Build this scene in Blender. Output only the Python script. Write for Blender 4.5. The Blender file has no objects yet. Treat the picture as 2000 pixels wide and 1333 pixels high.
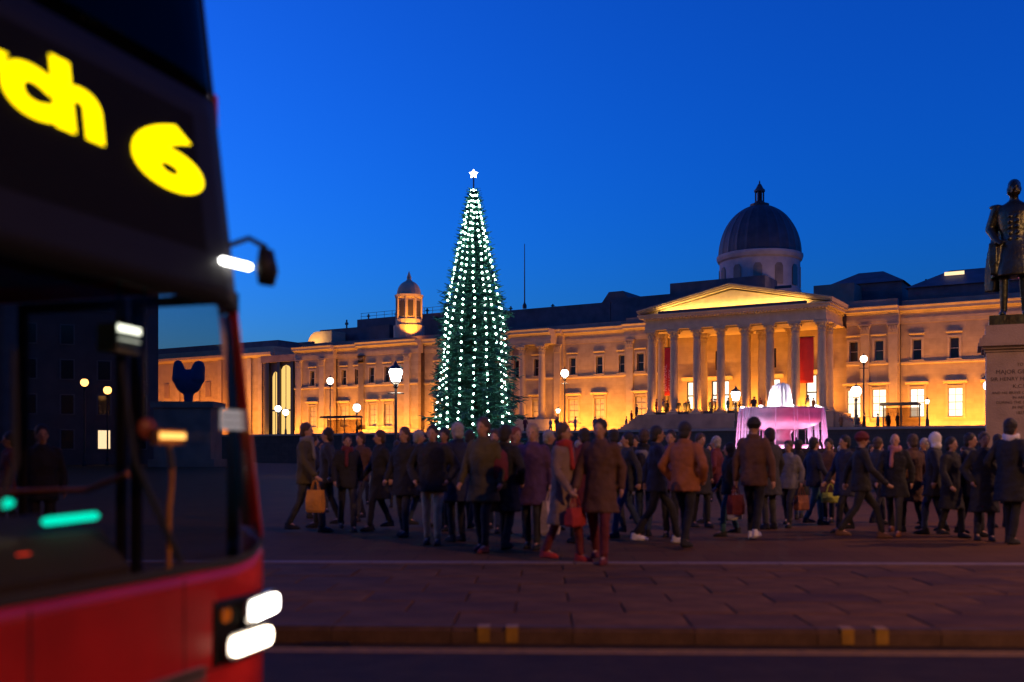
import bpy, bmesh, math, random
from mathutils import Vector, Matrix, Euler

# ------------------------------------------------------------------ camera, sky, exposure
sc = bpy.context.scene
COL = sc.collection
R = math.radians
EYE = 1.3                                  # eye height over the pavement
cam = bpy.data.cameras.new('camera')
cam_o = bpy.data.objects.new('camera', cam)
COL.objects.link(cam_o)
cam_o.location = (0, 0, EYE)
cam_o.rotation_euler = (R(90), 0, 0)
cam.sensor_width = 36
cam.lens = 36
cam.shift_y = 0.109
cam.clip_start = 0.05
cam.clip_end = 3000
cam.dof.use_dof = True
cam.dof.focus_distance = 110
cam.dof.aperture_fstop = 1.0
sc.camera = cam_o

SUN_EL, SUN_ROT = 1.0, -62
world = bpy.data.worlds.new('World')
sc.world = world
world.use_nodes = True
wn = world.node_tree
bg = wn.nodes['Background']
sky = wn.nodes.new('ShaderNodeTexSky')
sky.sky_type = 'NISHITA'
sky.sun_disc = False
sky.sun_elevation = R(SUN_EL)
sky.sun_rotation = R(SUN_ROT)
sky.ozone_density = 6.5
sky.air_density = 1.1
sky.dust_density = 1.3
gam = wn.nodes.new('ShaderNodeGamma')
gam.inputs[1].default_value = 1.28
wn.links.new(sky.outputs[0], gam.inputs[0])
wn.links.new(gam.outputs[0], bg.inputs[0])
bg.inputs[1].default_value = 1.22

sun = bpy.data.lights.new('sun', 'SUN')
sun.energy = 0.02
sun.angle = R(15)
sun.color = (1.0, 0.75, 0.6)
sun_o = bpy.data.objects.new('sun', sun)
COL.objects.link(sun_o)
sd = Vector((math.sin(R(SUN_ROT)) * math.cos(R(SUN_EL + 2)), math.cos(R(SUN_ROT)) * math.cos(R(SUN_EL + 2)), math.sin(R(SUN_EL + 2))))
sun_o.rotation_euler = sd.to_track_quat('Z', 'Y').to_euler()

vs = sc.view_settings
vs.view_transform = 'Standard'
vs.look = 'None'
vs.exposure = 0.0
vs.gamma = 1.0
vs.use_curve_mapping = False
sc.cycles.use_denoising = True
sc.cycles.max_bounces = 6
sc.cycles.transparent_max_bounces = 16
sc.cycles.sample_clamp_indirect = 4.0
sc.cycles.caustics_reflective = False
sc.cycles.caustics_refractive = False

rnd = random.Random(7)

# ------------------------------------------------------------------ helpers
class MB:
    """collects faces of one mesh"""
    def __init__(s): s.v = []; s.f = []
    def add(s, vs_, fs_):
        b = len(s.v); s.v += [tuple(p) for p in vs_]; s.f += [tuple(i + b for i in f) for f in fs_]; return s
    def box(s, x0, x1, y0, y1, z0, z1, M=None):
        p = [(x0,y0,z0),(x1,y0,z0),(x1,y1,z0),(x0,y1,z0),(x0,y0,z1),(x1,y0,z1),(x1,y1,z1),(x0,y1,z1)]
        if M: p = [M @ Vector(q) for q in p]
        return s.add(p, [(3,2,1,0),(4,5,6,7),(0,1,5,4),(1,2,6,5),(2,3,7,6),(3,0,4,7)])
    def prism(s, poly, lo, hi, ax='z'):
        n = len(poly)
        def P(a, b, c): return {'z': (a, b, c), 'y': (a, c, b), 'x': (c, a, b)}[ax]
        v = [P(a, b, lo) for a, b in poly] + [P(a, b, hi) for a, b in poly]
        f = [tuple(range(n))[::-1], tuple(range(n, 2*n))] + [(i, (i+1) % n, n+(i+1) % n, n+i) for i in range(n)]
        return s.add(v, f)
    def lathe(s, prof, n=24, c=(0,0,0), wob=None):
        v = []; f = []
        for r, z in prof:
            for k in range(n):
                a = 2*math.pi*k/n
                rr = r * (wob(k, z) if wob else 1)
                v.append((c[0]+rr*math.cos(a), c[1]+rr*math.sin(a), c[2]+z))
        for i in range(len(prof)-1):
            for k in range(n):
                f.append((i*n+k, i*n+(k+1) % n, (i+1)*n+(k+1) % n, (i+1)*n+k))
        f.append(tuple(range(n))[::-1]); f.append(tuple((len(prof)-1)*n+k for k in range(n)))
        return s.add(v, f)
    def tube(s, pts, rad, n=8):
        pts = [Vector(p) for p in pts]
        if not hasattr(rad, '__len__'): rad = [rad]*len(pts)
        v = []; f = []; m = len(pts)
        prev = None
        for i, p in enumerate(pts):
            t = (pts[min(i+1, m-1)] - pts[max(i-1, 0)]).normalized()
            ref = prev if prev is not None else (Vector((0,0,1)) if abs(t.z) < .9 else Vector((1,0,0)))
            a = (ref - t*ref.dot(t)).normalized(); b = t.cross(a); prev = a
            for k in range(n):
                q = 2*math.pi*k/n
                v.append(p + (a*math.cos(q) + b*math.sin(q))*rad[i])
        for i in range(m-1):
            for k in range(n):
                f.append((i*n+k, i*n+(k+1) % n, (i+1)*n+(k+1) % n, (i+1)*n+k))
        f.append(tuple(range(n))[::-1]); f.append(tuple((m-1)*n+k for k in range(n)))
        return s.add(v, f)
    def cap(s, p, q, r1, r2, n=10):
        """tapered capsule"""
        p = Vector(p); q = Vector(q); d = (q-p).normalized()
        pts = []; rr = []
        for a in (80, 45, 0): pts.append(p - d*r1*math.sin(R(a))); rr.append(max(r1*math.cos(R(a)), .001))
        for a in (0, 45, 80): pts.append(q + d*r2*math.sin(R(a))); rr.append(max(r2*math.cos(R(a)), .001))
        return s.tube(pts, rr, n)
    def ell(s, c, r, M=None, n=14, m=9):
        v = []; f = []
        for i in range(m+1):
            a = math.pi*i/m; a = min(max(a, .03), math.pi-.03)
            for k in range(n):
                b = 2*math.pi*k/n
                p = Vector((r[0]*math.sin(a)*math.cos(b), r[1]*math.sin(a)*math.sin(b), -r[2]*math.cos(a)))
                if M: p = M @ p
                v.append(p + Vector(c))
        for i in range(m):
            for k in range(n):
                f.append((i*n+k, i*n+(k+1) % n, (i+1)*n+(k+1) % n, (i+1)*n+k))
        f.append(tuple(range(n))[::-1]); f.append(tuple(m*n+k for k in range(n)))
        return s.add(v, f)
    def loft(s, rings, n=18, fold=None):
        """rings: (cx,cy,z,rx,ry)"""
        v = []; f = []
        for i, (cx, cy, z, rx, ry) in enumerate(rings):
            for k in range(n):
                a = 2*math.pi*k/n; w = fold(k, i) if fold else 1
                v.append((cx+rx*w*math.cos(a), cy+ry*w*math.sin(a), z))
        for i in range(len(rings)-1):
            for k in range(n):
                f.append((i*n+k, i*n+(k+1) % n, (i+1)*n+(k+1) % n, (i+1)*n+k))
        f.append(tuple(range(n))[::-1]); f.append(tuple((len(rings)-1)*n+k for k in range(n)))
        return s.add(v, f)
    def xf(s, M, start=0):
        s.v[start:] = [tuple(M @ Vector(p)) for p in s.v[start:]]; return s
    def mesh(s, name, smooth=False, weld=False):
        me = bpy.data.meshes.new(name)
        me.from_pydata(s.v, [], s.f)
        bm = bmesh.new(); bm.from_mesh(me)
        if weld: bmesh.ops.remove_doubles(bm, verts=bm.verts, dist=1e-4)
        bmesh.ops.recalc_face_normals(bm, faces=bm.faces)
        bm.to_mesh(me); bm.free()
        if smooth:
            for p in me.polygons: p.use_smooth = True
        return me
    def build(s, name, mat, parent=None, smooth=False, weld=False, loc=None, rz=None):
        return link(name, s.mesh(name, smooth, weld), mat, parent, loc, rz)

def link(name, me, mat=None, parent=None, loc=None, rz=None):
    o = bpy.data.objects.new(name, me)
    COL.objects.link(o)
    if mat is not None and me is not None and not me.materials: me.materials.append(mat)
    if parent is not None: o.parent = parent
    if loc is not None: o.location = loc
    if rz is not None: o.rotation_euler = (0, 0, rz)
    return o

def empty(name, loc=(0,0,0), rz=0):
    return link(name, None, None, None, loc, rz)

def tag(o, label, cat, group=None):
    o['label'] = label; o['category'] = cat
    if group: o['group'] = group
    return o

def struct(o):
    o['kind'] = 'structure'; return o

def copy_tree(o, parent=None):
    c = o.copy(); COL.objects.link(c)
    if parent is not None: c.parent = parent
    for ch in o.children: copy_tree(ch, c)
    return c

def bevel(o, w, seg=2):
    m = o.modifiers.new('bevel', 'BEVEL'); m.width = w; m.segments = seg; m.limit_method = 'ANGLE'; return o

def at(px, py, Y):
    """point at depth Y that lies on a pixel of the 2000 x 1333 photograph"""
    return Vector(((px-1000)/2000*Y, Y, EYE + (885-py)/2000*Y))

def text_mesh(s, size, align='CENTER', ext=.004, bold=0.0, sx=1.0):
    cu = bpy.data.curves.new('lettering', 'FONT')
    cu.body = s; cu.size = size; cu.align_x = align; cu.extrude = ext; cu.offset = bold; cu.resolution_u = 8
    o = bpy.data.objects.new('lettering', cu); COL.objects.link(o)
    dg = bpy.context.evaluated_depsgraph_get()
    me = bpy.data.meshes.new_from_object(o.evaluated_get(dg))
    bpy.data.objects.remove(o)
    if sx != 1: me.transform(Matrix.Diagonal((sx, 1, 1, 1)))
    return me

# ------------------------------------------------------------------ materials
MATS = {}
def mat(name, col, rough=.7, metal=0, var=.15, scale=3.0, bump=.0, bscale=20, col2=None, spec=.5, coat=0, aniso=None):
    if name in MATS: return MATS[name]
    m = bpy.data.materials.new(name); m.use_nodes = True
    nt = m.node_tree; b = nt.nodes['Principled BSDF']
    b.inputs['Roughness'].default_value = rough; b.inputs['Metallic'].default_value = metal
    b.inputs['Specular IOR Level'].default_value = spec
    if coat: b.inputs['Coat Weight'].default_value = coat; b.inputs['Coat Roughness'].default_value = .08
    tc = nt.nodes.new('ShaderNodeTexCoord'); mp = nt.nodes.new('ShaderNodeMapping')
    if aniso: mp.inputs['Scale'].default_value = aniso
    nt.links.new(tc.outputs['Object'], mp.inputs[0])
    nz = nt.nodes.new('ShaderNodeTexNoise'); nz.inputs['Scale'].default_value = scale; nz.inputs['Detail'].default_value = 6
    nt.links.new(mp.outputs[0], nz.inputs['Vector'])
    rp = nt.nodes.new('ShaderNodeValToRGB')
    rp.color_ramp.elements[0].position = .3; rp.color_ramp.elements[1].position = .7
    c1 = tuple(c*(1-var) for c in col); c2 = col2 or tuple(min(1, c*(1+var)) for c in col)
    rp.color_ramp.elements[0].color = (*c1, 1); rp.color_ramp.elements[1].color = (*c2, 1)
    nt.links.new(nz.outputs['Fac'], rp.inputs[0]); nt.links.new(rp.outputs[0], b.inputs['Base Color'])
    if bump:
        n2 = nt.nodes.new('ShaderNodeTexNoise'); n2.inputs['Scale'].default_value = bscale; n2.inputs['Detail'].default_value = 5
        nt.links.new(mp.outputs[0], n2.inputs['Vector'])
        bp = nt.nodes.new('ShaderNodeBump'); bp.inputs['Strength'].default_value = bump; bp.inputs['Distance'].default_value = .05
        nt.links.new(n2.outputs['Fac'], bp.inputs['Height']); nt.links.new(bp.outputs[0], b.inputs['Normal'])
    MATS[name] = m
    return m

def emit(name, col, strength, sampling=True):
    if name in MATS: return MATS[name]
    m = bpy.data.materials.new(name); m.use_nodes = True
    nt = m.node_tree; nt.nodes.remove(nt.nodes['Principled BSDF'])
    e = nt.nodes.new('ShaderNodeEmission'); e.inputs[0].default_value = (*col, 1); e.inputs[1].default_value = strength
    nt.links.new(e.outputs[0], nt.nodes['Material Output'].inputs[0])
    if not sampling: m.cycles.emission_sampling = 'NONE'
    MATS[name] = m
    return m

def glass(name, tint=(.8,.8,.8), refl=.12):
    if name in MATS: return MATS[name]
    m = bpy.data.materials.new(name); m.use_nodes = True
    nt = m.node_tree; nt.nodes.remove(nt.nodes['Principled BSDF'])
    t = nt.nodes.new('ShaderNodeBsdfTransparent'); t.inputs[0].default_value = (*tint, 1)
    g = nt.nodes.new('ShaderNodeBsdfGlossy'); g.inputs['Roughness'].default_value = .03
    lw = nt.nodes.new('ShaderNodeLayerWeight'); lw.inputs[0].default_value = refl
    mx = nt.nodes.new('ShaderNodeMixShader')
    nt.links.new(lw.outputs['Fresnel'], mx.inputs[0]); nt.links.new(t.outputs[0], mx.inputs[1]); nt.links.new(g.outputs[0], mx.inputs[2])
    nt.links.new(mx.outputs[0], nt.nodes['Material Output'].inputs[0])
    MATS[name] = m
    return m

def stone_courses(name, col, scale, var=.12, mortar=.7, bumpd=.02, w=.9, h=.4, rough=.8):
    """stone with laid courses (fine relief far away)"""
    if name in MATS: return MATS[name]
    m = mat(name, col, rough, var=var, scale=1.2, bump=.25, bscale=14, spec=.12)
    nt = m.node_tree; b = nt.nodes['Principled BSDF']
    tc = nt.nodes.new('ShaderNodeTexCoord')
    sp = nt.nodes.new('ShaderNodeSeparateXYZ'); nt.links.new(tc.outputs['Object'], sp.inputs[0])
    cb = nt.nodes.new('ShaderNodeCombineXYZ')
    nt.links.new(sp.outputs['X'], cb.inputs['X']); nt.links.new(sp.outputs['Z' if scale > 0 else 'Y'], cb.inputs['Y'])
    br = nt.nodes.new('ShaderNodeTexBrick'); br.inputs['Scale'].default_value = abs(scale)
    br.inputs['Brick Width'].default_value = w; br.inputs['Row Height'].default_value = h; br.inputs['Mortar Size'].default_value = .012
    br.inputs['Color1'].default_value = (1,1,1,1); br.inputs['Color2'].default_value = (.86,.86,.86,1); br.inputs['Mortar'].default_value = (mortar,)*3 + (1,)
    nt.links.new(cb.outputs[0], br.inputs['Vector'])
    mx = nt.nodes.new('ShaderNodeMix'); mx.data_type = 'RGBA'; mx.blend_type = 'MULTIPLY'; mx.inputs[0].default_value = 1
    src = b.inputs['Base Color'].links[0].from_socket
    nt.links.new(src, mx.inputs[6]); nt.links.new(br.outputs['Color'], mx.inputs[7]); nt.links.new(mx.outputs[2], b.inputs['Base Color'])
    return m

STONE = stone_courses('portland_stone', (.44,.33,.19), 1.0, w=1.5, h=.55, mortar=.82)
STONE_P = mat('carved_stone', (.44,.335,.195), .75, var=.12, scale=1.5, bump=.2, bscale=12)
STONE_D = mat('weathered_stone', (.27,.18,.12), .85, var=.25, scale=.7, bump=.3, bscale=9)
SLATE = mat('slate_lead', (.095,.07,.068), .65, var=.3, scale=.8, bump=.3, bscale=6)
DOME = mat('dome_lead', (.055,.04,.04), .55, var=.3, scale=1.0, bump=.3, bscale=8)
GRANITE = stone_courses('terrace_granite', (.12,.095,.06), 1.0, w=1.2, h=.5, mortar=.6)
PAVE = stone_courses('york_paving', (.12,.052,.017), -1.0, w=.9, h=.6, mortar=.55, rough=.85)
SLAB = mat('paving_slab_stone', (.115,.086,.078), .62, var=.25, scale=2.2, bump=.25, bscale=25)
KERB = mat('kerb_granite', (.10,.055,.038), .8, spec=.12, var=.25, scale=6, bump=.3, bscale=40)
ASPH = mat('asphalt', (.04,.022,.010), .75, spec=.15, var=.3, scale=5, bump=.5, bscale=90)
YELLOW = mat('road_yellow', (.30,.15,.015), .6, var=.25, scale=9)
IRON = mat('black_iron', (.012,.013,.014), .4, var=.2)
GLASSW = mat('dark_window_glass', (.02,.018,.017), .12, var=.2)
BLIND = mat('window_blind', (.48,.42,.34), .8, var=.06)
FRAME = mat('window_frame', (.30,.26,.22), .6)
LITWIN = emit('lit_window', (1.0,.80,.52), 2.2, False)
LITWHITE = emit('lit_doorway', (1.0,.88,.72), 1.8, False)
REDBAN = mat('banner_red', (.62,.03,.02), .7, var=.12, scale=1)
PINKTXT = mat('banner_letter', (.85,.45,.40), .7)
GLOBE = emit('lamp_globe', (1.0,.80,.58), 7.0)
GLOBEW = emit('lamp_globe_white', (1.0,.93,.88), 9.0)
SODIUM = emit('sodium_lamp', (1.0,.50,.14), 7.0)
BRONZE = mat('statue_bronze', (.085,.07,.035), .32, metal=.75, var=.5, scale=2.2, bump=.3, bscale=9, col2=(.06,.075,.05))
PLINTH = mat('plinth_stone', (.27,.20,.145), .75, var=.2, scale=1.2, bump=.3, bscale=18)
AMBER = (1.0, .35, .035)

def area(name, parent, loc, rot, sx, sy, power, col, spread=None):
    l = bpy.data.lights.new(name, 'AREA'); l.shape = 'RECTANGLE'; l.size = sx; l.size_y = sy; l.energy = power; l.color = col
    if spread: l.spread = R(spread)
    o = bpy.data.objects.new(name, l); COL.objects.link(o)
    if parent is not None: o.parent = parent
    o.location = loc; o.rotation_euler = rot
    return o

def point(name, parent, loc, power, col, rad=.15):
    l = bpy.data.lights.new(name, 'POINT'); l.energy = power; l.color = col; l.shadow_soft_size = rad
    o = bpy.data.objects.new(name, l); COL.objects.link(o)
    if parent is not None: o.parent = parent
    o.location = loc
    return o

def spot(name, parent, loc, aim, power, col, ang=60, blend=.6, rad=.08):
    l = bpy.data.lights.new(name, 'SPOT'); l.energy = power; l.color = col; l.spot_size = R(ang); l.spot_blend = blend; l.shadow_soft_size = rad
    o = bpy.data.objects.new(name, l); COL.objects.link(o)
    if parent is not None: o.parent = parent
    o.location = loc
    o.rotation_euler = (Vector(loc) - Vector(aim)).to_track_quat('Z', 'Y').to_euler()
    return o

# ------------------------------------------------------------------ ground, road, pavement, terrace
ROAD_Z = -.12
struct(MB().box(-900, 900, -60, 1200, ROAD_Z-.5, ROAD_Z).build('road', ASPH))
KA = math.atan(-.03)                        # the kerb runs slightly towards us on the right
KM = Matrix.Translation((0, 7.6, 0)) @ Matrix.Rotation(KA, 4, 'Z')
def kw(x, y, z=0): return KM @ Vector((x, y, z))
pave = struct(MB().box(-320, 320, 4.62, 420, -.11, -.006).build('pavement', PAVE, loc=(0, 7.6, 0), rz=KA))
edge = struct(MB().box(-320, 320, .15, 4.62, -.11, -.03).build('pavement_bed', mat('bedding_mortar', (.05,.03,.022), .9, spec=.1), loc=(0, 7.6, 0), rz=KA))
slab_meshes = []
for k in range(4):
    m_ = MB().box(-.444, .444, -.294, .294, -.035, 0).mesh('slab')
    bm = bmesh.new(); bm.from_mesh(m_)
    bmesh.ops.bevel(bm, geom=[e for e in bm.edges if all(v.co.z > -.01 for v in e.verts)], offset=.006, segments=1, affect='EDGES')
    bm.to_mesh(m_); bm.free()
    m_.materials.append(mat('paving_slab_stone_%d' % k, tuple(c*(.82+.12*k) for c in (.125,.054,.018)), .78+.04*k, var=.35, scale=2.2+k*.4, bump=.25, bscale=25, spec=.12))
    slab_meshes.append(m_)
for j in range(7):
    for i in range(-5, 9):
        o = link('paving_slab', rnd.choice(slab_meshes), None, edge, ((i + (.5 if j % 2 else 0))*.9, .15 + .3 + j*.6, rnd.uniform(-.004, .003)))
strip_me = MB().box(-.594, .594, -.12, .12, -.03, .004).mesh('edging'); strip_me.materials.append(mat('edging_granite', (.20,.12,.085), .8, var=.2, scale=8, bump=.2, bscale=30))
for i in range(-5, 7):
    link('edging_stone', strip_me, None, edge, (i*1.2, 4.48, .004))
kerb = struct(MB().box(-320, 320, .02, .15, -.16, -.02).build('kerb', KERB, loc=(0, 7.6, 0), rz=KA))
kst = MB().box(-.446, .446, 0, .147, -.15, 0).mesh('kerb_stone'); kst.materials.append(KERB)
bm = bmesh.new(); bm.from_mesh(kst); bmesh.ops.bevel(bm, geom=[e for e in bm.edges if all(v.co.z > -.01 and v.co.y < .01 for v in e.verts)], offset=.025, segments=3, affect='EDGES'); bm.to_mesh(kst); bm.free()
for i in range(-5, 12): link('kerb_stone', kst, None, kerb, (i*.9, 0, rnd.uniform(-.003, .003)))
for x in (-.21, .0, 2.47, 2.72):             # yellow no-loading strokes on the kerb
    MB().box(x-.045, x+.045, -.006, .12, -.11, .006).build('kerb_mark', YELLOW, kerb)
for k, y in enumerate((-.22, -.33)):
    MB().box(-40, 60, y-.028, y+.028, 0, .004).build('yellow_line', YELLOW, bpy.data.objects['road'], loc=(0, 7.6, ROAD_Z), rz=KA)
MB().box(-1.55, -1.2, -.12, -.02, 0, .012).build('gully_grate', IRON, bpy.data.objects['road'], loc=(0, 7.6, ROAD_Z), rz=KA)

P0 = Vector((26.9, 123, 0)); FA = R(-31)
FM = Matrix.Translation(P0) @ Matrix.Rotation(FA, 4, 'Z')
def fw(u, v, z=0): return FM @ Vector((u, v, z))
TZ = 3.5
terr = struct(MB().box(-150, 80, -22, 60, -.3, TZ).build('terrace', stone_courses('terrace_paving', (.16,.13,.11), -1.0, w=.9, h=.6), loc=P0, rz=FA))
tw = empty('terrace_wall', P0, FA)
tag(tw, 'long dark granite retaining wall with pale coping below the gallery terrace', 'wall')
for a, b in ((-150, -40), (-40, 10), (10, 80)): MB().box(a, b-.004, -22.45, -22.02, 0, 3.42).build('wall_face', GRANITE, tw)
for i in range(-75, 40): MB().box(i*2+.01, i*2+1.99, -22.6, -21.95, 3.42, 3.66).build('coping_stone', STONE_P, tw)

# ------------------------------------------------------------------ the gallery
G = empty('gallery_building', P0, FA)
tag(G, 'floodlit stone gallery with columned portico and dome behind the square', 'building')
ENT0, ENT1 = 15.55, 17.45

def wall(u0, u1, z0, z1, vf, th, ops, m=STONE, name='wall'):
    """ops: (u centre, width, z0, z1)"""
    mb = MB()
    us = sorted({u0, u1, *[x for o in ops for x in (o[0]-o[1]/2, o[0]+o[1]/2)]})
    for a, b in zip(us[:-1], us[1:]):
        mid = (a+b)/2
        cut = sorted((o[2], o[3]) for o in ops if abs(o[0]-mid) < o[1]/2)
        z = z0
        for c0, c1 in cut:
            if c0 > z: mb.box(a, b, vf, vf+th, z, c0)
            z = c1
        if z < z1: mb.box(a, b, vf, vf+th, z, z1)
    return mb.build(name, m, G, weld=True)

def entab(u0, u1, vf, name='entablature', back=1.2):
    prof = [(vf+back, ENT0), (vf-.10, ENT0), (vf-.10, ENT0+.28), (vf-.16, ENT0+.28), (vf-.16, ENT0+.6), (vf-.06, ENT0+.62), (vf-.06, ENT0+1.1),
            (vf-.22, ENT0+1.14), (vf-.30, ENT0+1.3), (vf-.75, ENT0+1.36), (vf-.75, ENT0+1.62), (vf-.92, ENT0+1.85), (vf-.92, ENT1), (vf+back, ENT1)]
    o = MB().prism(prof, u0, u1, 'x').build(name, STONE_P, G)
    # dentils under the cornice
    return o

def mesh_of(mb, name, m, smooth=False):
    me = mb.mesh(name, smooth); me.materials.append(m); return me

# window kits: origin at the sill centre on the wall face
def win_kit(w, h, bars, hood):
    k = {}
    mb = MB(); mb.box(-w/2-.24, -w/2, -.09, .2, -.02, h+.24); mb.box(w/2, w/2+.24, -.09, .2, -.02, h+.24); mb.box(-w/2, w/2, -.09, .2, h, h+.24)
    k['surround'] = mesh_of(mb, 'window_surround', STONE_P)
    k['pane'] = MB().box(-w/2, w/2, .34, .36, 0, h).mesh('pane')
    mb = MB(); mb.box(-w/2, -w/2+.08, .26, .33, 0, h); mb.box(w/2-.08, w/2, .26, .33, 0, h); mb.box(-w/2+.08, w/2-.08, .26, .33, 0, .08); mb.box(-w/2+.08, w/2-.08, .26, .33, h-.08, h)
    mb.box(-w/2+.08, w/2-.08, .25, .32, h*.5-.04, h*.5+.04)
    if bars:
        mb.box(-.025, .025, .27, .325, .08, h*.5-.04); mb.box(-.025, .025, .27, .325, h*.5+.04, h-.08)
        mb.box(-w/2+.08, w/2-.08, .275, .32, h*.25-.02, h*.25+.02); mb.box(-w/2+.08, w/2-.08, .275, .32, h*.75-.02, h*.75+.02)
    k['frame'] = mesh_of(mb, 'window_frame', FRAME)
    k['sill'] = mesh_of(MB().box(-w/2-.3, w/2+.3, -.2, .24, -.16, -.02), 'sill', STONE_P)
    mb = MB(); 
    if hood == 2:
        mb.prism([(.2, h+.42), (-.12, h+.42), (-.34, h+.62), (-.42, h+.62), (-.42, h+.76), (.2, h+.76)], -w/2-.45, w/2+.45, 'x')
        mb.box(-w/2-.24, -w/2-.02, -.22, .1, h-.02, h+.415); mb.box(w/2+.02, w/2+.24, -.22, .1, h-.02, h+.415)
    else:
        mb.prism([(.2, h+.5), (-.1, h+.5), (-.22, h+.6), (-.22, h+.72), (.2, h+.72)], -w/2-.34, w/2+.34, 'x')
    k['hood'] = mesh_of(mb, 'hood', STONE_P)
    return k
UPK = win_kit(.95, 2.25, False, 1)
LOK = win_kit(1.5, 3.15, True, 2)
UP_Z, LO_Z = 11.5, 5.2
PANES = {}
def window(kit, u, vf, z, pane, big=False):
    o = link('window', kit['surround'], None, G, (u, vf, z))
    key = (id(kit), pane.name)
    if key not in PANES:
        pm = kit['pane'].copy(); pm.materials.append(pane); PANES[key] = pm
    link('pane', PANES[key], None, o); link('window_frame', kit['frame'], None, o); link('sill', kit['sill'], None, o); link('hood', kit['hood'], None, o)
    return o
def bay(u0, u1, vf, ups, los, base=True):
    """ups/los: lists of (u, pane)"""
    ops = [(u, .95, UP_Z, UP_Z+2.25) for u, p in ups] + [(u, 1.5, LO_Z, LO_Z+3.15) for u, p in los]
    wall(u0, u1, TZ, ENT0, vf, .6, ops)
    for u, p in ups: window(UPK, u, vf, UP_Z, p)
    for u, p in los: window(LOK, u, vf, LO_Z, p)
    MB().prism([(vf+.1, 11.0), (vf-.12, 11.0), (vf-.2, 11.12), (vf-.2, 11.3), (vf+.1, 11.3)], u0, u1, 'x').build('string_course', STONE_P, G)
    MB().box(u0, u1, vf-.12, vf+.1, TZ, 4.7).build('plinth_course', STONE_P, G)
    entab(u0, u1, vf)

D, B, L, W_ = GLASSW, BLIND, LITWIN, LITWHITE
# west end block, recess, pavilion, recess, columned pavilion, recess, centre, east wing
bay(-70, -62.2, -.9, [(-66.4, D)], [(-66.4, B)])
bay(-62.2, -57, 0, [(-60.9, D), (-58.3, D)], [(-60.9, B)])
bay(-57, -46, -1.5, [(-54.4, D), (-51.6, D), (-49.2, D)], [(-54.2, B), (-51.4, B)])
bay(-46, -32.2, 0, [(-43.6, D), (-39.8, D), (-36.0, D)], [(-43.6, B), (-39.8, B), (-36.0, B)])
bay(-32.2, -23.2, -.6, [(-30.2, D), (-27.1, D)], [(-27.1, B)])
bay(-23.2, -14.2, 0, [(-22.1, D), (-18.2, D), (-14.95, D)], [(-22.0, B), (-18.2, B)])
bay(-14.2, -8.6, -1.0, [(-12.0, D)], [(-12.0, B)])
bay(13.2, 18.8, -1.0, [(13.95, D), (16.7, D)], [(14.0, L), (16.7, L)])
bay(18.8, 42, 0, [(20.5, D), (24.3, D), (28.1, D), (31.9, D), (35.7, D), (39.5, D)], [(20.5, W_), (24.4, L), (28.1, B), (31.9, B), (35.7, B), (39.5, B)])

# pilasters and columns
def leaf_row(mb, r0, z0, hgt, n, off, out):
    for k in range(n):
        a = 2*math.pi*(k+off)/n; ca, sa = math.cos(a), math.sin(a); w = r0*.30
        pts = [(r0, z0), (r0+.03, z0+hgt*.6), (r0+out, z0+hgt*.95), (r0+out*1.25, z0+hgt*.8)]
        v = []
        for i, (r, z) in enumerate(pts):
            ww = w*(1-.15*i)
            for s in (-1, 1): v.append((r*ca - s*ww*sa, r*sa + s*ww*ca, z))
        v2 = [(x*.93, y*.93, z-.02) for x, y, z in v]
        f = []
        for i in range(3): f += [(2*i, 2*i+1, 2*i+3, 2*i+2), (8+2*i, 8+2*i+2, 8+2*i+3, 8+2*i+1), (2*i, 2*i+2, 8+2*i+2, 8+2*i), (2*i+1, 8+2*i+1, 8+2*i+3, 2*i+3)]
        f += [(6, 7, 15, 14), (0, 8, 9, 1)]
        mb.add(v+v2, f)
CH, CR = 9.85, .47
def col_meshes():
    base = MB().box(-.68, .68, -.68, .68, 0, .18)
    base.lathe([(.66, .18), (.70, .25), (.66, .33), (.57, .36), (.56, .42), (.60, .46), (.57, .52), (.5, .55)], 24)
    sh = MB(); n = 48
    prof = [(.5, .55), (.475, .7), (.475, 3), (.46, 5.5), (.42, 8.0), (.40, 8.55), (.43, 8.6), (.43, 8.68)]
    sh.lathe(prof, n, wob=lambda k, z: (1 if k % 2 else .93) if .6 < z < 8.5 else 1)
    cp = MB(); cp.lathe([(.40, 8.68), (.41, 9.1), (.48, 9.45), (.60, 9.62), (.5, 9.64)], 20)
    leaf_row(cp, .40, 8.70, .42, 8, 0, .16); leaf_row(cp, .42, 9.0, .45, 8, .5, .22)
    for k in range(4):
        a = math.pi/4 + k*math.pi/2
        cp.ell((.70*math.cos(a), .70*math.sin(a), 9.50), (.12, .12, .13), n=8, m=5)
    cp.prism([(-.72,-.62), (0,-.5), (.72,-.62), (.62,0), (.72,.62), (0,.5), (-.72,.62), (-.62,0)], 9.62, CH)
    return mesh_of(base, 'base', STONE_P), mesh_of(sh, 'shaft', STONE_P, True), mesh_of(cp, 'capital', STONE_P)
CB, CS, CC = col_meshes()
def column(u, v, z0, h=CH, rs=1.0):
    c = link('column', CS, None, G, (u, v, z0)); c.scale = (rs, rs, h/CH)
    link('base', CB, None, c); link('capital', CC, None, c)
    return c
pil_m = mesh_of(MB().box(-.46, .46, -.26, .02, .5, 9.0), 'pilaster', STONE_P)
pb_m = mesh_of(MB().box(-.56, .56, -.36, .02, 0, .5), 'base', STONE_P)
mb = MB(); mb.prism([(-.46, 0), (.46, 0), (.5, .5), (.62, .85), (-.62, .85), (-.5, .5)], -.30, .02, 'y')
for x in (-.38, -.13, .13, .38): mb.prism([(x-.11, .02), (x+.11, .02), (x+.08, .4), (x, .5), (x-.08, .4)], -.40, -.28, 'y')
for x in (-.26, 0, .26): mb.prism([(x-.1, .35), (x+.1, .35), (x+.08, .7), (x, .78), (x-.08, .7)], -.46, -.28, 'y')
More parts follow.
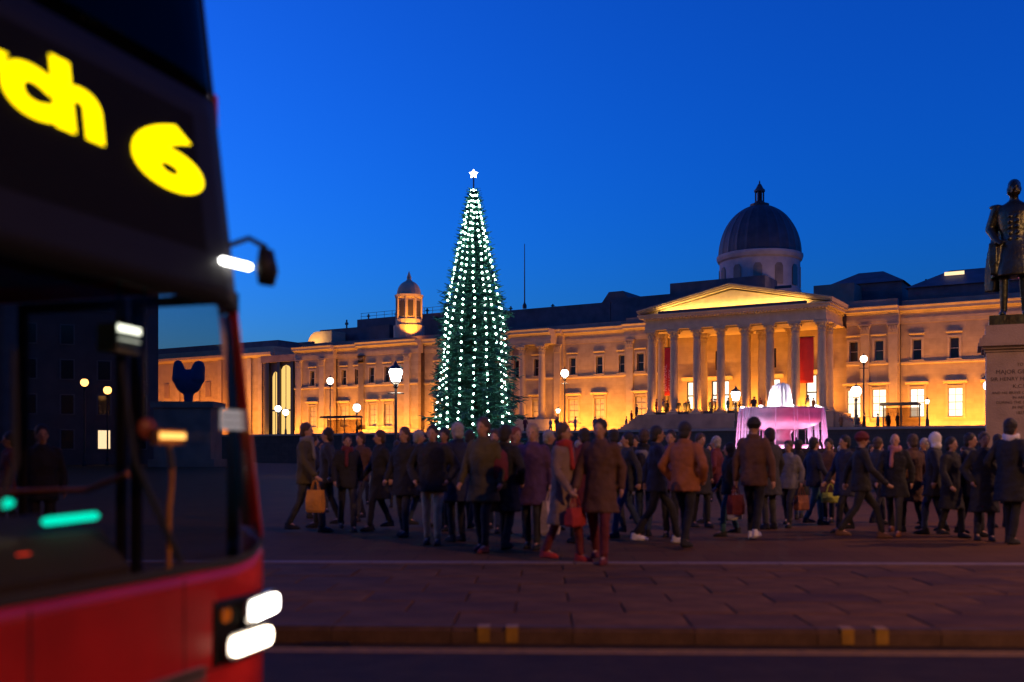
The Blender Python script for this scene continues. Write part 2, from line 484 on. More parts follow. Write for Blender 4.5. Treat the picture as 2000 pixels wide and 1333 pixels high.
for x in (-.5, .5): mb.ell((x, -.34, .74), (.12, .1, .12), n=8, m=5)
mb.box(-.66, .66, -.44, .02, .85, 1.0)
pc_m = mesh_of(mb, 'capital', STONE_P)
def pilaster(u, vf, z0=4.7, z1=ENT0-.003):
    k = (z1-z0)/10.0
    p = link('pilaster', pil_m, None, G, (u, vf, z0)); p.scale = (1, 1, k)
    link('base', pb_m, None, p); c = link('capital', pc_m, None, p, (0, 0, 9.0))
    return p
for u, v in ((-69.0, -.9), (-64.4, -.9), (-56.2, -1.5), (-55.0, -1.5) if False else (-56.2, -1.5), (-47.9, -1.5), (-13.4, -1.0), (-10.2, -1.0), (15.2, -1.0), (18.2, -1.0), (-31.4, -.6), (-24.0, -.6)):
    pilaster(u, v)
for u in (-31.6, -28.6, -25.6, -23.8)[1:3]: column(u, -2.0, 5.65)
for u0, u1, v0 in ((-32.2, -23.2, -2.6),):
    MB().box(u0+1.8, u1-.6, v0-.3, -.75, TZ, 5.65).build('column_stylobate', STONE_P, G)
    entab(u0+2.0, u1-.8, v0+.2, back=1.8)

# cores and attics
MB().box(-69.8, 41.8, .75, 26, TZ, 17.3).build('inner_wall', STONE_D, G)
MB().box(-69.5, -13, .1, .7, ENT1+.003, 18.1).build('parapet', STONE_D, G)
MB().box(18.9, 41.5, .1, .7, ENT1+.003, 18.1).build('parapet', STONE_D, G)
MB().box(-14, 18.6, -.9, .1, ENT1+.003, 18.3).build('parapet', STONE_D, G)
MB().box(-71, -57, 6, 26, 17.31, 21.0).build('attic', SLATE, G)
MB().box(-65, -40, 8, 26, 17.32, 22.5).build('attic', SLATE, G)
MB().box(-39.9, -20, 7, 24, 17.33, 21.8).build('attic', SLATE, G)
MB().box(-19.9, -8, 7, 24, 17.34, 22.2).build('attic', SLATE, G)
MB().box(-10.5, 2, 5, 24.5, 17.35, 23.2).build('attic', SLATE, G)
MB().prism([(-22, 21.0), (-20.3, 23.2), (-18.2, 23.2), (-16.5, 21.0)], 7.2, 15, 'y').build('roof_lantern', SLATE, G)
MB().box(8.2, 12.9, 4.0, 9, 17.36, 21.2).build('attic', STONE_D, G)
def hip(u0, u1, v0, v1, z0, z1, rise, name='roof'):
    mb = MB().box(u0, u1, v0, v1, z0, z1)
    b = len(mb.v)
    d = (v1-v0)/2*.8
    mb.add([(u0-.3, v0-.3, z1), (u1+.3, v0-.3, z1), (u1+.3, v1+.3, z1), (u0-.3, v1+.3, z1), (u0+d, (v0+v1)/2, z1+rise), (u1-d, (v0+v1)/2, z1+rise)],
           [(0,1,5,4), (1,2,5), (2,3,4,5), (3,0,4), (3,2,1,0)])
    return mb.build(name, SLATE, G)
hip(9.0, 17.5, 8, 15, 17.37, 21.6, 1.9)
hip(18.8, 41, 4.5, 14, 17.38, 20.1, 2.4)
sk = MB().box(22.3, 24.4, 7.0, 7.1, 21.6, 22.0).build('skylight', emit('skylight_glow', (1,.72,.4), 1.4, False), G)
# roof clutter along the skyline
for u, z, hh in ((-68, 21, 1.8), (-63.5, 22.5, .9), (-44, 22.5, 1.4), (-58, 22.5, .8), (-52, 22.5, 1.0), (-37, 21.8, .9), (-30, 21.8, .7), (20, 20.1, 1.6)):
    mb = MB(); mb.box(-.09, .09, -.09, .09, 0, hh); mb.box(-.22, .22, -.16, .16, hh*.55, hh*.75); mb.build('roof_vent', IRON, G, loc=(u, 9.0, z))
mb = MB()
for i in range(16): mb.tube([(-64.5+i*1.55, 8.4, 22.5), (-64.5+i*1.55, 8.4, 23.5)], .035, 5)
for z in (23.0, 23.5): mb.tube([(-64.6, 8.4, z), (-41, 8.4, z)], .03, 5)
mb.build('roof_railing', IRON, G)
# barrel roof that catches a floodlight, far west
mb = MB(); pr = [(-1.6, 0)] + [(1.9*-math.cos(R(a))*1.0, 1.7*math.sin(R(a))) for a in range(0, 181, 15)]
mb.prism([(-2+2*(1-math.cos(R(a))), 17.9+2.3*math.sin(R(a))) for a in range(0, 91, 10)] + [(3.0, 20.2), (3.0, 17.9)], 2.2, 5.5, 'y').build('barrel_roof', STONE_P, G, loc=(-68.3, 0, 0))

# portico
PZ = 5.7; PV = -8.0
MB().box(-8.9, 13.7, -9.1, -1.0, TZ, PZ).build('podium', STONE_D, G)
for k in range(9):                                            # flights at both ends of the podium
    z1 = PZ - .22*(k+1)
    MB().box(-8.905-.36*(k+1), -8.905-.36*k, -8.9, -4.4, TZ, z1).build('step', STONE_D, G)
    MB().box(13.705+.36*k, 13.705+.36*(k+1), -8.9, -4.4, TZ, z1).build('step', STONE_D, G)
CU = [-7.5 + 2.814*k for k in range(8)]
for u in CU: column(u, PV, PZ, ENT0-.03-PZ)
for u in (CU[0], CU[7]):
    for v in (-4.9,): column(u, v, PZ, ENT0-.03-PZ)
for u in (-2.9, 2.4, 4.2, 7.6): column(u, -3.2, PZ, ENT0-.03-PZ, 1.0)
ops = [(-5.2, 2.0, PZ, PZ+4.3), (-1.9, 2.2, PZ, PZ+4.3), (4.4, 2.0, PZ, PZ+4.3), (9.6, 2.4, PZ, PZ+4.6), (-2.0, 1.1, 11.3, 13.6), (4.4, 1.1, 11.3, 13.6), (8.5, 1.1, 11.3, 13.6)]
wall(-8.6, 13.2, PZ, 15.4, -.2, .6, ops)
for u, w, z0, z1 in ops[:4]:
    d = MB().box(-w/2, w/2, .42, .46, 0, z1-z0).build('doorway', LITWHITE if u > 4 or u < -1.5 and u > -3 else LITWIN, G, loc=(u, -.2, z0))
    mb = MB(); mb.box(-w/2, -w/2+.1, .2, .4, 0, z1-z0); mb.box(w/2-.1, w/2, .2, .4, 0, z1-z0); mb.box(-.06, .06, .2, .4, 0, z1-z0-.1); mb.box(-w/2+.1, w/2-.1, .2, .4, z1-z0-.1, z1-z0); mb.box(-w/2+.1, w/2-.1, .22, .38, 2.5, 2.65)
    mb.box(-w/2+.1, -.06, .22, .38, 0, 1.0)
    mb.build('door_frame', IRON, d)
    MB().prism([(.1, z1-z0+.1), (-.3, z1-z0+.1), (-.6, z1-z0+.5), (.1, z1-z0+.5)], -w/2-.5, w/2+.5, 'x').build('hood', STONE_P, d)
for u, w, z0, z1 in ops[4:]: MB().box(u-w/2, u+w/2, .05, .1, z0, z1).build('pane', GLASSW, G)
MB().box(-8.3, 12.9, -7.6, -.25, 15.42, 15.54).build('portico_ceiling', STONE_P, G)
# portico entablature: front and two returns
def pent(u0, u1, v0, v1):
    mb = MB()
    for z0, z1, p in ((ENT0, ENT0+.6, .0), (ENT0+.6, ENT0+1.14, -.05), (ENT0+1.14, ENT0+1.34, .14), (ENT0+1.34, ENT0+1.62, .55), (ENT0+1.62, 17.3, .7)):
        mb.box(u0-p, u1+p, v0-p, v1, z0, z1)
    return mb.build('portico_entablature', STONE_P, G)
pent(CU[0]-.6, CU[7]+.6, PV-.55, -1.0)
den = mesh_of(MB().box(-.09, .09, -.14, 0, 0, .16), 'dentil', STONE_P)
mb = MB()
for k in range(58):
    u = CU[0]-.5 + k*.365
    mb.box(u, u+.19, PV-.55-.5, PV-.55-.142, ENT0+1.18, ENT0+1.335)
mb.build('dentil_course', STONE_P, G)['kind'] = 'stuff'
# pediment: tympanum, raking cornices
pc, hw = (CU[0]+CU[7])/2, (CU[7]-CU[0])/2 + 1.3
MB().prism([(pc-hw, 17.303), (pc+hw, 17.303), (pc, 19.55)], PV-.35, -1.1, 'y').build('pediment', STONE_P, G)
for s in (-1, 1):
    dx, dz = -s*hw, 2.35; ln = math.hypot(dx, dz)
    mb = MB()
    for off, th, pr in ((0, .18, .55), (.18, .16, .8), (.34, .1, .95)):
        nx, nz = (-dz/ln, dx/ln) if s < 0 else (dz/ln, -dx/ln)
        a = Vector((pc+s*hw, 17.38)); b = Vector((pc, 17.38+dz))
        if nz < 0: nx, nz = -nx, -nz
        q = [(a.x+nx*off, a.y+nz*off), (b.x, b.y+off/nz), (b.x, b.y+(off+th)/nz), (a.x+nx*(off+th), a.y+nz*(off+th))]
        mb.prism(q, PV-.35-pr, -1.15, 'y')
    mb.build('raking_cornice', STONE_P, G)
# dome
dc = (-1.5, 14.0)
dm = MB().lathe([(5.15, 17.4), (5.35, 22.0), (5.35, 22.6), (5.2, 22.7), (5.2, 26.4), (5.45, 26.6), (5.6, 27.0), (5.6, 27.3), (5.3, 27.4)], 48).build('dome_drum', mat('drum_stone', (.50,.36,.30), .8, var=.15, scale=.8, bump=.2, bscale=9), G, loc=(*dc, 0))
prof = [(5.3*math.cos(R(a)), 27.4 + 6.7*math.sin(R(a))) for a in range(0, 85, 6)] + [(.9, 34.1)]
dome = MB().lathe(prof, 96, wob=lambda k, z: 1.0 if k % 4 else 1.018).build('dome', DOME, G, smooth=False, loc=(*dc, 0))
MB().lathe([(1.2, 33.8), (1.25, 34.2), (.85, 34.3), (.62, 34.5), (.62, 34.6)], 16).build('lantern_base', DOME, dome)
for k in range(8):
    a = k*math.pi/4
    MB().tube([(.55*math.cos(a), .55*math.sin(a), 34.5), (.55*math.cos(a), .55*math.sin(a), 35.9)], .09, 6).build('lantern_column', DOME, dome)
MB().lathe([(.72, 35.88), (.72, 36.1), (.5, 36.3), (.25, 36.8), (.08, 37.0), (.1, 37.15), (.02, 37.4)], 14).build('lantern_cap', DOME, dome)
MB().lathe([(.35, 34.5), (.35, 35.9)], 10).build('lantern_core', GLASSW, dome)
for k in range(12):
    a = 2*math.pi*(k+.5)/12
    mb = MB().prism([(-.55, 22.9), (.55, 22.9), (.55, 25.2), (.3, 25.6), (-.3, 25.6), (-.55, 25.2)], -5.27, -5.1, 'y').xf(Matrix.Rotation(a, 4, 'Z'))
    mb.build('drum_panel', GLASSW if k in (2,) else STONE_D, dm)
# west cupola
cu0 = (-50.7, 2.6)
cup = MB().lathe([(2.3, 17.46), (2.3, 20.0), (2.0, 20.05), (2.0, 20.9), (1.85, 21.0), (1.75, 21.1), (1.75, 24.0), (2.05, 24.1), (2.15, 24.5), (1.9, 24.55)], 16).build('cupola', STONE_P, G, loc=(*cu0, 0))
for k in range(8):
    a = 2*math.pi*(k+.5)/8
    MB().tube([(1.86*math.cos(a), 1.86*math.sin(a), 21.0), (1.86*math.cos(a), 1.86*math.sin(a), 24.05)], .17, 8).build('cupola_column', STONE_P, cup)
    a += math.pi/8
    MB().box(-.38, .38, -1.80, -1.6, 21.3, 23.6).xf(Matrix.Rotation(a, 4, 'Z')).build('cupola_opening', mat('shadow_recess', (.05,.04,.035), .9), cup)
MB().lathe([(1.85, 24.55)] + [(1.8*math.cos(R(a)), 24.6+2.1*math.sin(R(a))) for a in range(0, 80, 9)] + [(.3, 26.9), (.34, 27.2), (.2, 27.6), (.03, 28.1)], 16).build('cupola_dome', STONE_P, cup, smooth=False)
# flagpole on the roof
fp = empty('flagpole', fw(-33.2, 6.5, 21.8)); tag(fp, 'tall thin bare flagpole rising from the dark roof right of the Christmas tree', 'flagpole')
MB().tube([(0, 0, 0), (0, 0, 1.2), (0, 0, 9.2)], [.13, .09, .05], 8).build('pole', IRON, fp)
MB().lathe([(.3, 0), (.3, .5), (.16, .7), (.1, .9)], 8).build('pole_foot', IRON, fp)

# glazed link and far west wing
LK = empty('glazed_link', P0, FA); tag(LK, 'dark framed glazed link with tall yellow lit windows left of the gallery', 'building')
MB().box(-80.5, -70.05, 3.2, 12, TZ, 16.6).build('wall', mat('dark_cladding', (.05,.045,.045), .6), LK)
MB().box(-80.7, -70.2, 2.6, 3.15, 15.9, 17.0).build('fascia', STONE_D, LK)
for u, w, z1 in ((-77.9, 1.3, 14.4), (-75.6, 2.1, 15.4), (-72.5, 1.0, 14.6)):
    p = MB().prism([(-w/2, 4.0), (w/2, 4.0), (w/2, z1-.8), (w*.3, z1-.2), (0, z1), (-w*.3, z1-.2), (-w/2, z1-.8)], 0, .06, 'y').build('lit_window', emit('link_glow', (1.0,.60,.17), 1.15, False), LK, loc=(u, 3.1, 0))
    mb = MB(); mb.box(-.05, .05, -.06, -.003, 4.0, z1-.1); mb.box(-w/2, -.055, -.06, -.003, 8.0, 8.25); mb.box(.055, w/2, -.06, -.003, 8.0, 8.25)
    mb.build('mullion', IRON, p)
for u in (-79.3, -76.9, -74.0, -71.4): MB().box(u-.3, u+.3, 2.7, 3.1, TZ, 15.88).build('frame_post', IRON, LK)
WW = empty('west_wing', P0, FA); tag(WW, 'plain pale stone wing with pilasters far left behind the bus', 'building')
MB().box(-130, -81, 6, 30, TZ, 19.0).build('wall', STONE, WW)
MB().prism([(5.98, 17.2), (5.6, 17.3), (5.3, 17.6), (5.3, 18.0), (5.98, 18.0)], -130, -81.2, 'x').build('cornice', STONE_P, WW)
for u in (-84, -86.5, -90, -93.5, -99, -104, -110): MB().box(u-.45, u+.45, 5.7, 5.98, TZ, 17.19).build('pilaster', STONE_P, WW)
for u in (-96.5, -101.5, -107):
    f_ = MB().box(u-.6, u+.6, 5.88, 5.98, 11, 13.6).build('blind_window', STONE_D, WW)
MB().box(-129, -83, 9, 28, 19.01, 20.4).build('roof', SLATE, WW)

# floodlights standing on the terrace at the foot of the facade
FLM = mat('floodlight_steel', (.03,.03,.032), .5)
def flood(u, v, z, length, power, aim_dv, aim_dz, label, grp, col=AMBER, spread=None, d=.35):
    t = empty('floodlight', fw(u, v, z), FA); tag(t, label, 'floodlight', grp)
    mb = MB(); mb.box(-length/2, length/2, -.16, .16, .0, .06); mb.box(-length/2, length/2, -.16, -.12, .06, .30); mb.box(-length/2, -length/2+.04, -.115, .16, .06, .28); mb.box(length/2-.04, length/2, -.115, .16, .06, .28)
    mb.build('housing', FLM, t)
    dirv = Vector((0, aim_dv, aim_dz)).normalized()
    area('flood_lamp', t, (0, .0, .24), (-dirv).to_track_quat('Z', 'Y').to_euler(), length-.1, .2, power*length, col, spread)
    return t
FG = 'floodlights along the foot of the gallery front'
FLB = 'long steel floodlight trough on the terrace at the foot of the gallery wall'
P = 105
for u, v, ln in ((-67.5, -4.8, 6), (-60, -4.2, 5), (-53.5, -4.0, 5), (-48.5, -5.4, 4), (-42.5, -4.2, 6), (-36, -4.2, 6), (-21, -4.0, 5), (-16.6, -4.0, 3.0), (-12.4, -4.6, 3.0), (16.6, -4.8, 3.4), (21.5, -4.0, 4.5), (26.5, -4.0, 5), (33, -4.0, 6)):
    flood(u, v, TZ, ln, P*(1.15 if u > -25 else .95), 1.0, 1.7, FLB, FG)
HOT = 'short hot floodlights close to the gallery wall'
for u, v in ((-69.0, -3.4), (-64.4, -3.4), (-60.9, -2.4), (-58.2, -2.4), (-56.2, -4.0), (-53.0, -4.0), (-47.9, -4.0), (-44, -2.4), (-38, -2.4), (-22.6, -2.2), (-20.0, -2.2), (-16.4, -2.2), (-13.4, -3.2), (-10.4, -3.0), (15.2, -3.2), (18.2, -3.2), (22.4, -2.2), (26.2, -2.2), (30.0, -2.2)):
    flood(u, v, TZ, 1.1, 330, .75, 1.9, 'short floodlight close to the foot of the gallery wall', HOT)
flood(-27.3, -1.75, 5.66, 4.6, 60, .35, 1.5, 'floodlight trough behind the two columns of the side pavilion', None)
flood(-90, -1.0, TZ, 14, 300, 1.0, 1.2, 'long floodlight trough before the far west wing', None)
for k in range(7):
    flood((CU[k]+CU[k+1])/2, PV-.35, PZ, 1.0, 260, .22, 1.5, 'short floodlight on the portico floor between two columns', 'floodlights between the portico columns')
for k in range(3):
    flood(-4.5+6.8*k, -2.4, PZ, 3.2, 240, .8, 1.4, 'floodlight trough on the portico floor by the inner wall', 'floodlights inside the portico', (1.0, .36, .045))
flood(pc, PV-1.02, 17.31, 17.0, 34, 1.0, .9, 'thin light trough on the cornice below the pediment', None, (1.0,.62,.16))
t = flood(-47.3, -.9, ENT1, 1.0, 30, .7, 1.1, 'roof floodlight aimed at the west cupola', None)
spot('flood_beam', t, (0, 0, .35), (cu0[0]+47.3, cu0[1]+.9, 6.2), 5200, AMBER, 70, .5, .1)
t = flood(-42.5, 8.6, 22.5, 1.0, 5, -.7, .4, 'attic floodlight aimed at the right side of the west cupola', None)
spot('flood_beam', t, (0, 0, .4), (-8.2, -6.0, 3.0), 4200, AMBER, 50, .5, .1)
flood(-68.6, .2, 18.12, 3.0, 60, 1.0, .5, 'roof floodlight aimed at the pale barrel roof', None, (1.0,.56,.16))
flood(-104, -1.0, TZ, 14, 300, 1.0, 1.2, 'long floodlight trough at the far left end of the west wing', None)

flood(4.5, 4.2, 21.25, 2.0, 50, 1.0, 1.0, 'added roof floodlight behind the pediment warming the dome drum', None, (1.0, .6, .4))  # made-up floodlight, added to give the drum a warm tint
# banners hanging between the portico columns
def banner(u, v, w, z0, z1, label, text):
    t = empty('banner', fw(u, v, z0), FA); tag(t, label, 'banner')
    mb = MB(); n, m = 6, 14; vv = []
    for i in range(m+1):
        for j in range(n+1):
            x = -w/2 + w*j/n; z = (z1-z0)*i/m
            vv.append((x, .05*math.sin(j*1.7+i*.5)*(1-i/m*.6), z))
    fs = [(i*(n+1)+j, i*(n+1)+j+1, (i+1)*(n+1)+j+1, (i+1)*(n+1)+j) for i in range(m) for j in range(n)]
    b = MB().add(vv, fs).build('cloth', REDBAN, t, smooth=True)
    s_ = b.modifiers.new('thick', 'SOLIDIFY'); s_.thickness = .012
    MB().tube([(-w/2-.1, 0, z1-z0+.03), (w/2+.1, 0, z1-z0+.03)], .04, 6).build('hanging_bar', IRON, t)
    if text:
        for k, s in enumerate(text):
            me = text_mesh(s, .62, 'LEFT', .004)
            o = link('lettering', me, PINKTXT, t, (-.3+.62*k, -.09, .5))
            o.rotation_euler = Matrix(((0, -1, 0), (0, 0, -1), (1, 0, 0))).to_euler()
banner(-5.7, -6.9, 1.25, 8.0, 13.6, 'tall red banner with vertical lettering between the leftmost portico columns', ('NATIONAL', 'GALLERY'))
banner(10.3, -6.9, 1.5, 8.9, 13.9, 'tall plain red banner between the rightmost portico columns', None)

# ------------------------------------------------------------------ houses round the square; the unseen rows are added to block sky light
HB = mat('house_brick', (.10,.07,.055), .85, var=.25, scale=.6, bump=.3, bscale=6)
HW = mat('house_trim', (.16,.13,.11), .8)
def house(loc, rz, w, d, h, label, lit=()):
    t = empty('town_house', loc, rz); tag(t, label, 'building')
    MB().box(-w/2, w/2, 0, d, 0, h).build('wall', HB, t)
    MB().prism([(-w/2, h+.003), (w/2, h+.003), (w/2-2, h+2.6), (-w/2+2, h+2.6)], .6, d-.6, 'y').build('roof', SLATE, t)
    MB().box(-w/2-.2, w/2+.2, -.4, -.003, h-.9, h-.2).build('cornice', HW, t)
    fr = mesh_of(MB().box(-.75, .75, -.10, -.003, 0, 2.2), 'window', HW); gl = mesh_of(MB().box(-.6, .6, -.13, -.103, .12, 2.08), 'pane', GLASSW); gl2 = gl.copy(); gl2.materials[0] = LITWIN
    n = int((w-2)/3.2); i = 0
    for fl in range(int((h-2)/3.7)):
        for k in range(n):
            o = link('window', fr, None, t, (-w/2+1.9+k*(w-3.8)/max(1, n-1), 0, 1.6+fl*3.7)); link('pane', gl2 if i in lit else gl, None, o); i += 1
    return t
house((-57, 104, 0), R(24), 40, 16, 25, 'dark brick building behind the orange lamps at the far left', (9,))
for k in range(5): house((-64+k*32, -16, 0), R(180), 31.5, 14, 22+(k*7 % 5), ('unseen dark house row added behind the viewer, %s' % ('far left end', 'left of centre', 'directly behind', 'right of centre', 'far right end')[k]), (3, 17))  # out of view, added to keep blue sky light off the foreground
for k in range(2): house((62, 5+k*30, 0), R(-90), 29.5, 14, 24, 'unseen tall dark house added right of the square, %s' % ('near end', 'far end')[k], (5, 11))  # also unseen, added to cut sky light from the right

# ------------------------------------------------------------------ street lamps
def lamp_kit(kind):
    k = {}
    if kind == 'globe':
        k['light'] = MB().ell((0, 0, 0), (1, 1, 1.05), n=16, m=10).mesh('globe', True)
        k['cap'] = MB().lathe([(.55, .85), (.6, .95), (.3, 1.15), (.1, 1.3), (.12, 1.5), (.02, 1.8)], 10).mesh('cap')
    else:
        mb = MB(); mb.lathe([(.55, -1.1), (.95, .35), (.75, .75)], 8)
        k['light'] = mb.mesh('lantern_glass')
        k['cap'] = MB().lathe([(1.05, .7), (1.0, .82), (.6, 1.15), (.3, 1.3), (.2, 1.55), (.03, 1.9)], 8).mesh('cap')
    k['cap'].materials.append(IRON)
    k['collar'] = MB().lathe([(.2, -1.9), (.4, -1.7), (.25, -1.5), (.6, -1.2), (.6, -1.05)], 10).mesh('collar'); k['collar'].materials.append(IRON)
    return k
LKIT = {'globe': lamp_kit('globe'), 'lantern': lamp_kit('lantern')}
LM = {}
def street_lamp(loc, ground, r, label, m=GLOBE, kind='globe', power=0, col=(1,.72,.42), arms=False, prad=.09):
    """loc: centre of the lamp"""
    t = empty('street_lamp', (loc[0], loc[1], ground)); tag(t, label, 'lamp', 'lit street lamps round the square')
    h = loc[2]-ground; K = LKIT[kind]
    key = (kind, m.name)
    if key not in LM:
        me = K['light'].copy(); me.materials.append(m); LM[key] = me
    mb = MB().lathe([(prad*2.6, 0), (prad*2.6, .25), (prad*1.9, .4), (prad*1.7, .9), (prad*1.1, 1.05), (prad, 1.2), (prad*.8, max(h-r*2, 1.4)), (prad*.8, h-r*1.6)], 10)
    mb.build('pole', IRON, t)
    if arms: MB().tube([(-.45, 0, h-r*2.6), (.45, 0, h-r*2.6)], .035, 6).build('ladder_bar', IRON, t)
    g = link('lamp_light', LM[key], None, t, (0, 0, h)); g.scale = (r, r, r)
    for n_ in ('cap', 'collar'):
        o = link('lamp_'+n_, K[n_], None, t, (0, 0, h)); o.scale = (r, r, r)
    if power: point('lamp_glow', t, (0, 0, h-r*1.5), power, col, r)
    return t
def tlamp(px, py, v, r, label, **kw_):
    r_ = (px-1000)/2000; c, s = math.cos(-FA), math.sin(-FA)
    u = (r_*(P0.y+c*v)-P0.x-s*v)/(c+s*r_); w = fw(u, v)
    p = at(px, py, w.y)
    return street_lamp(p, TZ if v > -22 else 0, r, label, **kw_)
street_lamp(at(773, 732, 56), 0, .40, 'large bright white globe lamp on a pole left of the Christmas tree', GLOBEW, 'lantern', 500, (1,.8,.6), True)
tlamp(645, 745, -14, .46, 'small globe lamp on a dark post before the west end of the gallery', arms=True)
tlamp(697, 797, -14, .5, 'low globe lamp by the gallery wall just left of the large bright lamp', m=GLOBEW, power=1200, col=(1,.6,.34))
tlamp(1103, 730, -14, .46, 'tall lamp post right of the Christmas tree before the pale gallery wall', arms=True, power=1200, col=(1,.6,.34))
tlamp(1090, 803, -18, .26, 'small low lantern right of the Christmas tree', kind='lantern')
tlamp(1437, 773, -21, .5, 'white lantern lamp on a dark post left of the pink fountain', m=GLOBEW, kind='lantern', arms=True, prad=.12, power=1100, col=(1,.56,.30))
tlamp(1672, 765, -21, .48, 'globe lamp on a post right of the pink fountain', m=GLOBEW, prad=.12, power=1100, col=(1,.56,.30))
tlamp(1687, 702, -12, .36, 'tall lamp post before the pilasters right of the portico', arms=True)
tlamp(1811, 785, -16, .22, 'small dark lantern before the lit windows of the east wing', kind='lantern')
tlamp(1931, 754, -18, .45, 'bluish white globe lamp half hidden by the statue plinth', m=emit('lamp_globe_cool', (.75,.75,1.0), 6))
tlamp(543, 799, -16, .42, 'left globe of the white lamp pair before the glazed link', m=GLOBEW)
tlamp(558, 806, -15, .42, 'right globe of the white lamp pair before the glazed link', m=GLOBEW)
street_lamp(at(165, 748, 100), 0, .38, 'orange street lamp seen through the bus windscreen, left of two', SODIUM)
street_lamp(at(210, 763, 104), 0, .40, 'orange street lamp seen through the bus windscreen, right of two', SODIUM)

# sodium street lamps out of view, added to warm the pavement, crowd and statue
def unseen_road_lamp(x, y, h, label, power):
    t = empty('unseen_road_lamp', (x, y, ROAD_Z)); tag(t, label, 'lamp', 'unseen sodium lamps added for warm light')
    MB().tube([(0, 0, 0), (0, 0, 1.2), (0, 0, h-.6), (0, .4, h-.1), (0, 1.2, h)], [.11, .09, .07, .06, .05], 8).build('pole', IRON, t)
    hd = MB().loft([(0, 1.5, h-.06, .12, .38), (0, 1.5, h+.05, .16, .42), (0, 1.5, h+.14, .06, .2)], 14).build('lantern_head', IRON, t, smooth=True)
    MB().loft([(0, 1.5, h-.14, .05, .2), (0, 1.5, h-.065, .11, .35)], 14).build('lamp_lens', SODIUM, hd)
    spot('lamp_glow', t, (0, 1.5, h-.22), (0, 5.0, 0), power, (1.0, .46, .20), 150, .5, .15)
unseen_road_lamp(10.5, -2.5, 8.5, 'unseen sodium road lamp added behind the viewer on the right', 4700)
unseen_road_lamp(18.5, 15.0, 10.5, 'unseen sodium road lamp added beside the statue, right of the picture', 5500)
unseen_road_lamp(-13, -3.0, 8.5, 'unseen sodium road lamp added behind the viewer on the left', 3500)

# ------------------------------------------------------------------ Christmas tree
TX = at(925, 885, 70)
tr = empty('christmas_tree', (TX.x, 70, 0)); tag(tr, 'tall slender dark green Christmas tree standing in the square', 'tree')
TOP = 19.35
MB().tube([(0, 0, 0), (0, 0, 6), (0, 0, 13), (0, 0, TOP)], [.32, .25, .14, .03], 10).build('trunk', mat('bark', (.05,.035,.025), .9, bump=.6, bscale=15), tr)
def tree_r(z):
    d = TOP - z
    pts = [(0, .04), (.6, .25), (3, .85), (6.5, 1.62), (8.3, 2.05), (11.7, 2.45), (15.2, 2.75), (17.2, 2.8), (19.6, 2.5)]
    pts = [(a, r_*.93) for a, r_ in pts]
    for (a, ra), (b, rb) in zip(pts[:-1], pts[1:]):
        if d <= b: return ra + (rb-ra)*(d-a)/(b-a)
    return 2.4
tv, tf, bv = [], [], MB()
r2 = random.Random(11)
def spray(p, d, ln, wd):
    """a flat needle spray: narrow folded leaf of two quads"""
    d = d.normalized(); up = Vector((r2.uniform(-.5, .5), r2.uniform(-.5, .5), 1)).normalized()
    s = d.cross(up).normalized(); n_ = s.cross(d)
    b = len(tv)
    for t, w, dr in ((0, .25, 0), (.5, 1, -.03), (1, .15, -.12)):
        c = p + d*ln*t + Vector((0, 0, dr*ln))
        tv.extend([c - s*wd*w, c + n_*wd*.3, c + s*wd*w])
    for i in range(2):
        for j in range(2): tf.append((b+i*3+j, b+i*3+j+1, b+(i+1)*3+j+1, b+(i+1)*3+j))
nb = 900
for i in range(nb):
    z = 1.7 + (TOP-1.9)*(1-math.sqrt(1-(i+.5)/nb*.992))*1.0 if i < nb*.0 else 1.7 + (TOP-1.8)*((i+r2.random())/nb)**1.05
    a = i*2.39996 + r2.uniform(-.2, .2)
    rad = tree_r(z)*r2.choice((.9, 1.0, 1.04, 1.08, 1.12, 1.32 if r2.random() < .45 and z < 13 else 1.05))
    out = Vector((math.cos(a), math.sin(a), 0))
    drop = rad*.22
    base = Vector((0, 0, z + rad*.10)); tip = out*rad + Vector((0, 0, z - drop*.3))
    midp = out*rad*.55 + Vector((0, 0, z - drop*.4))
    bv.tube([base, midp, tip], [.035, .02, .006], 3)
    ns = int(9 + rad*13)
    for k in range(ns):
        t = .18 + .82*(k+r2.random())/ns
        p = (base*(1-t)**2 + midp*2*t*(1-t) + tip*t*t)
        side = r2.choice((-1, 1))
        dr = out*r2.uniform(.3, 1) + Vector((-out.y, out.x, 0))*side*r2.uniform(.2, 1.0) + Vector((0, 0, r2.uniform(-.45, .25)))
        spray(p, dr, r2.uniform(.26, .55)*(.55+.2*rad), r2.uniform(.06, .12))
    spray(tip, out + Vector((0, 0, .5)), .45, .07)
crown_mb = MB(); crown_mb.v = [tuple(p) for p in tv]; crown_mb.f = tf
me = bpy.data.meshes.new('crown'); me.from_pydata(crown_mb.v, [], crown_mb.f)
crown = link('crown', me, mat('spruce_needles', (.02,.12,.085), .65, var=.4, scale=2.5, col2=(.03,.17,.115)), tr)
crown['kind'] = 'stuff'
bv.build('branches', MATS['bark'], crown)['kind'] = 'stuff'
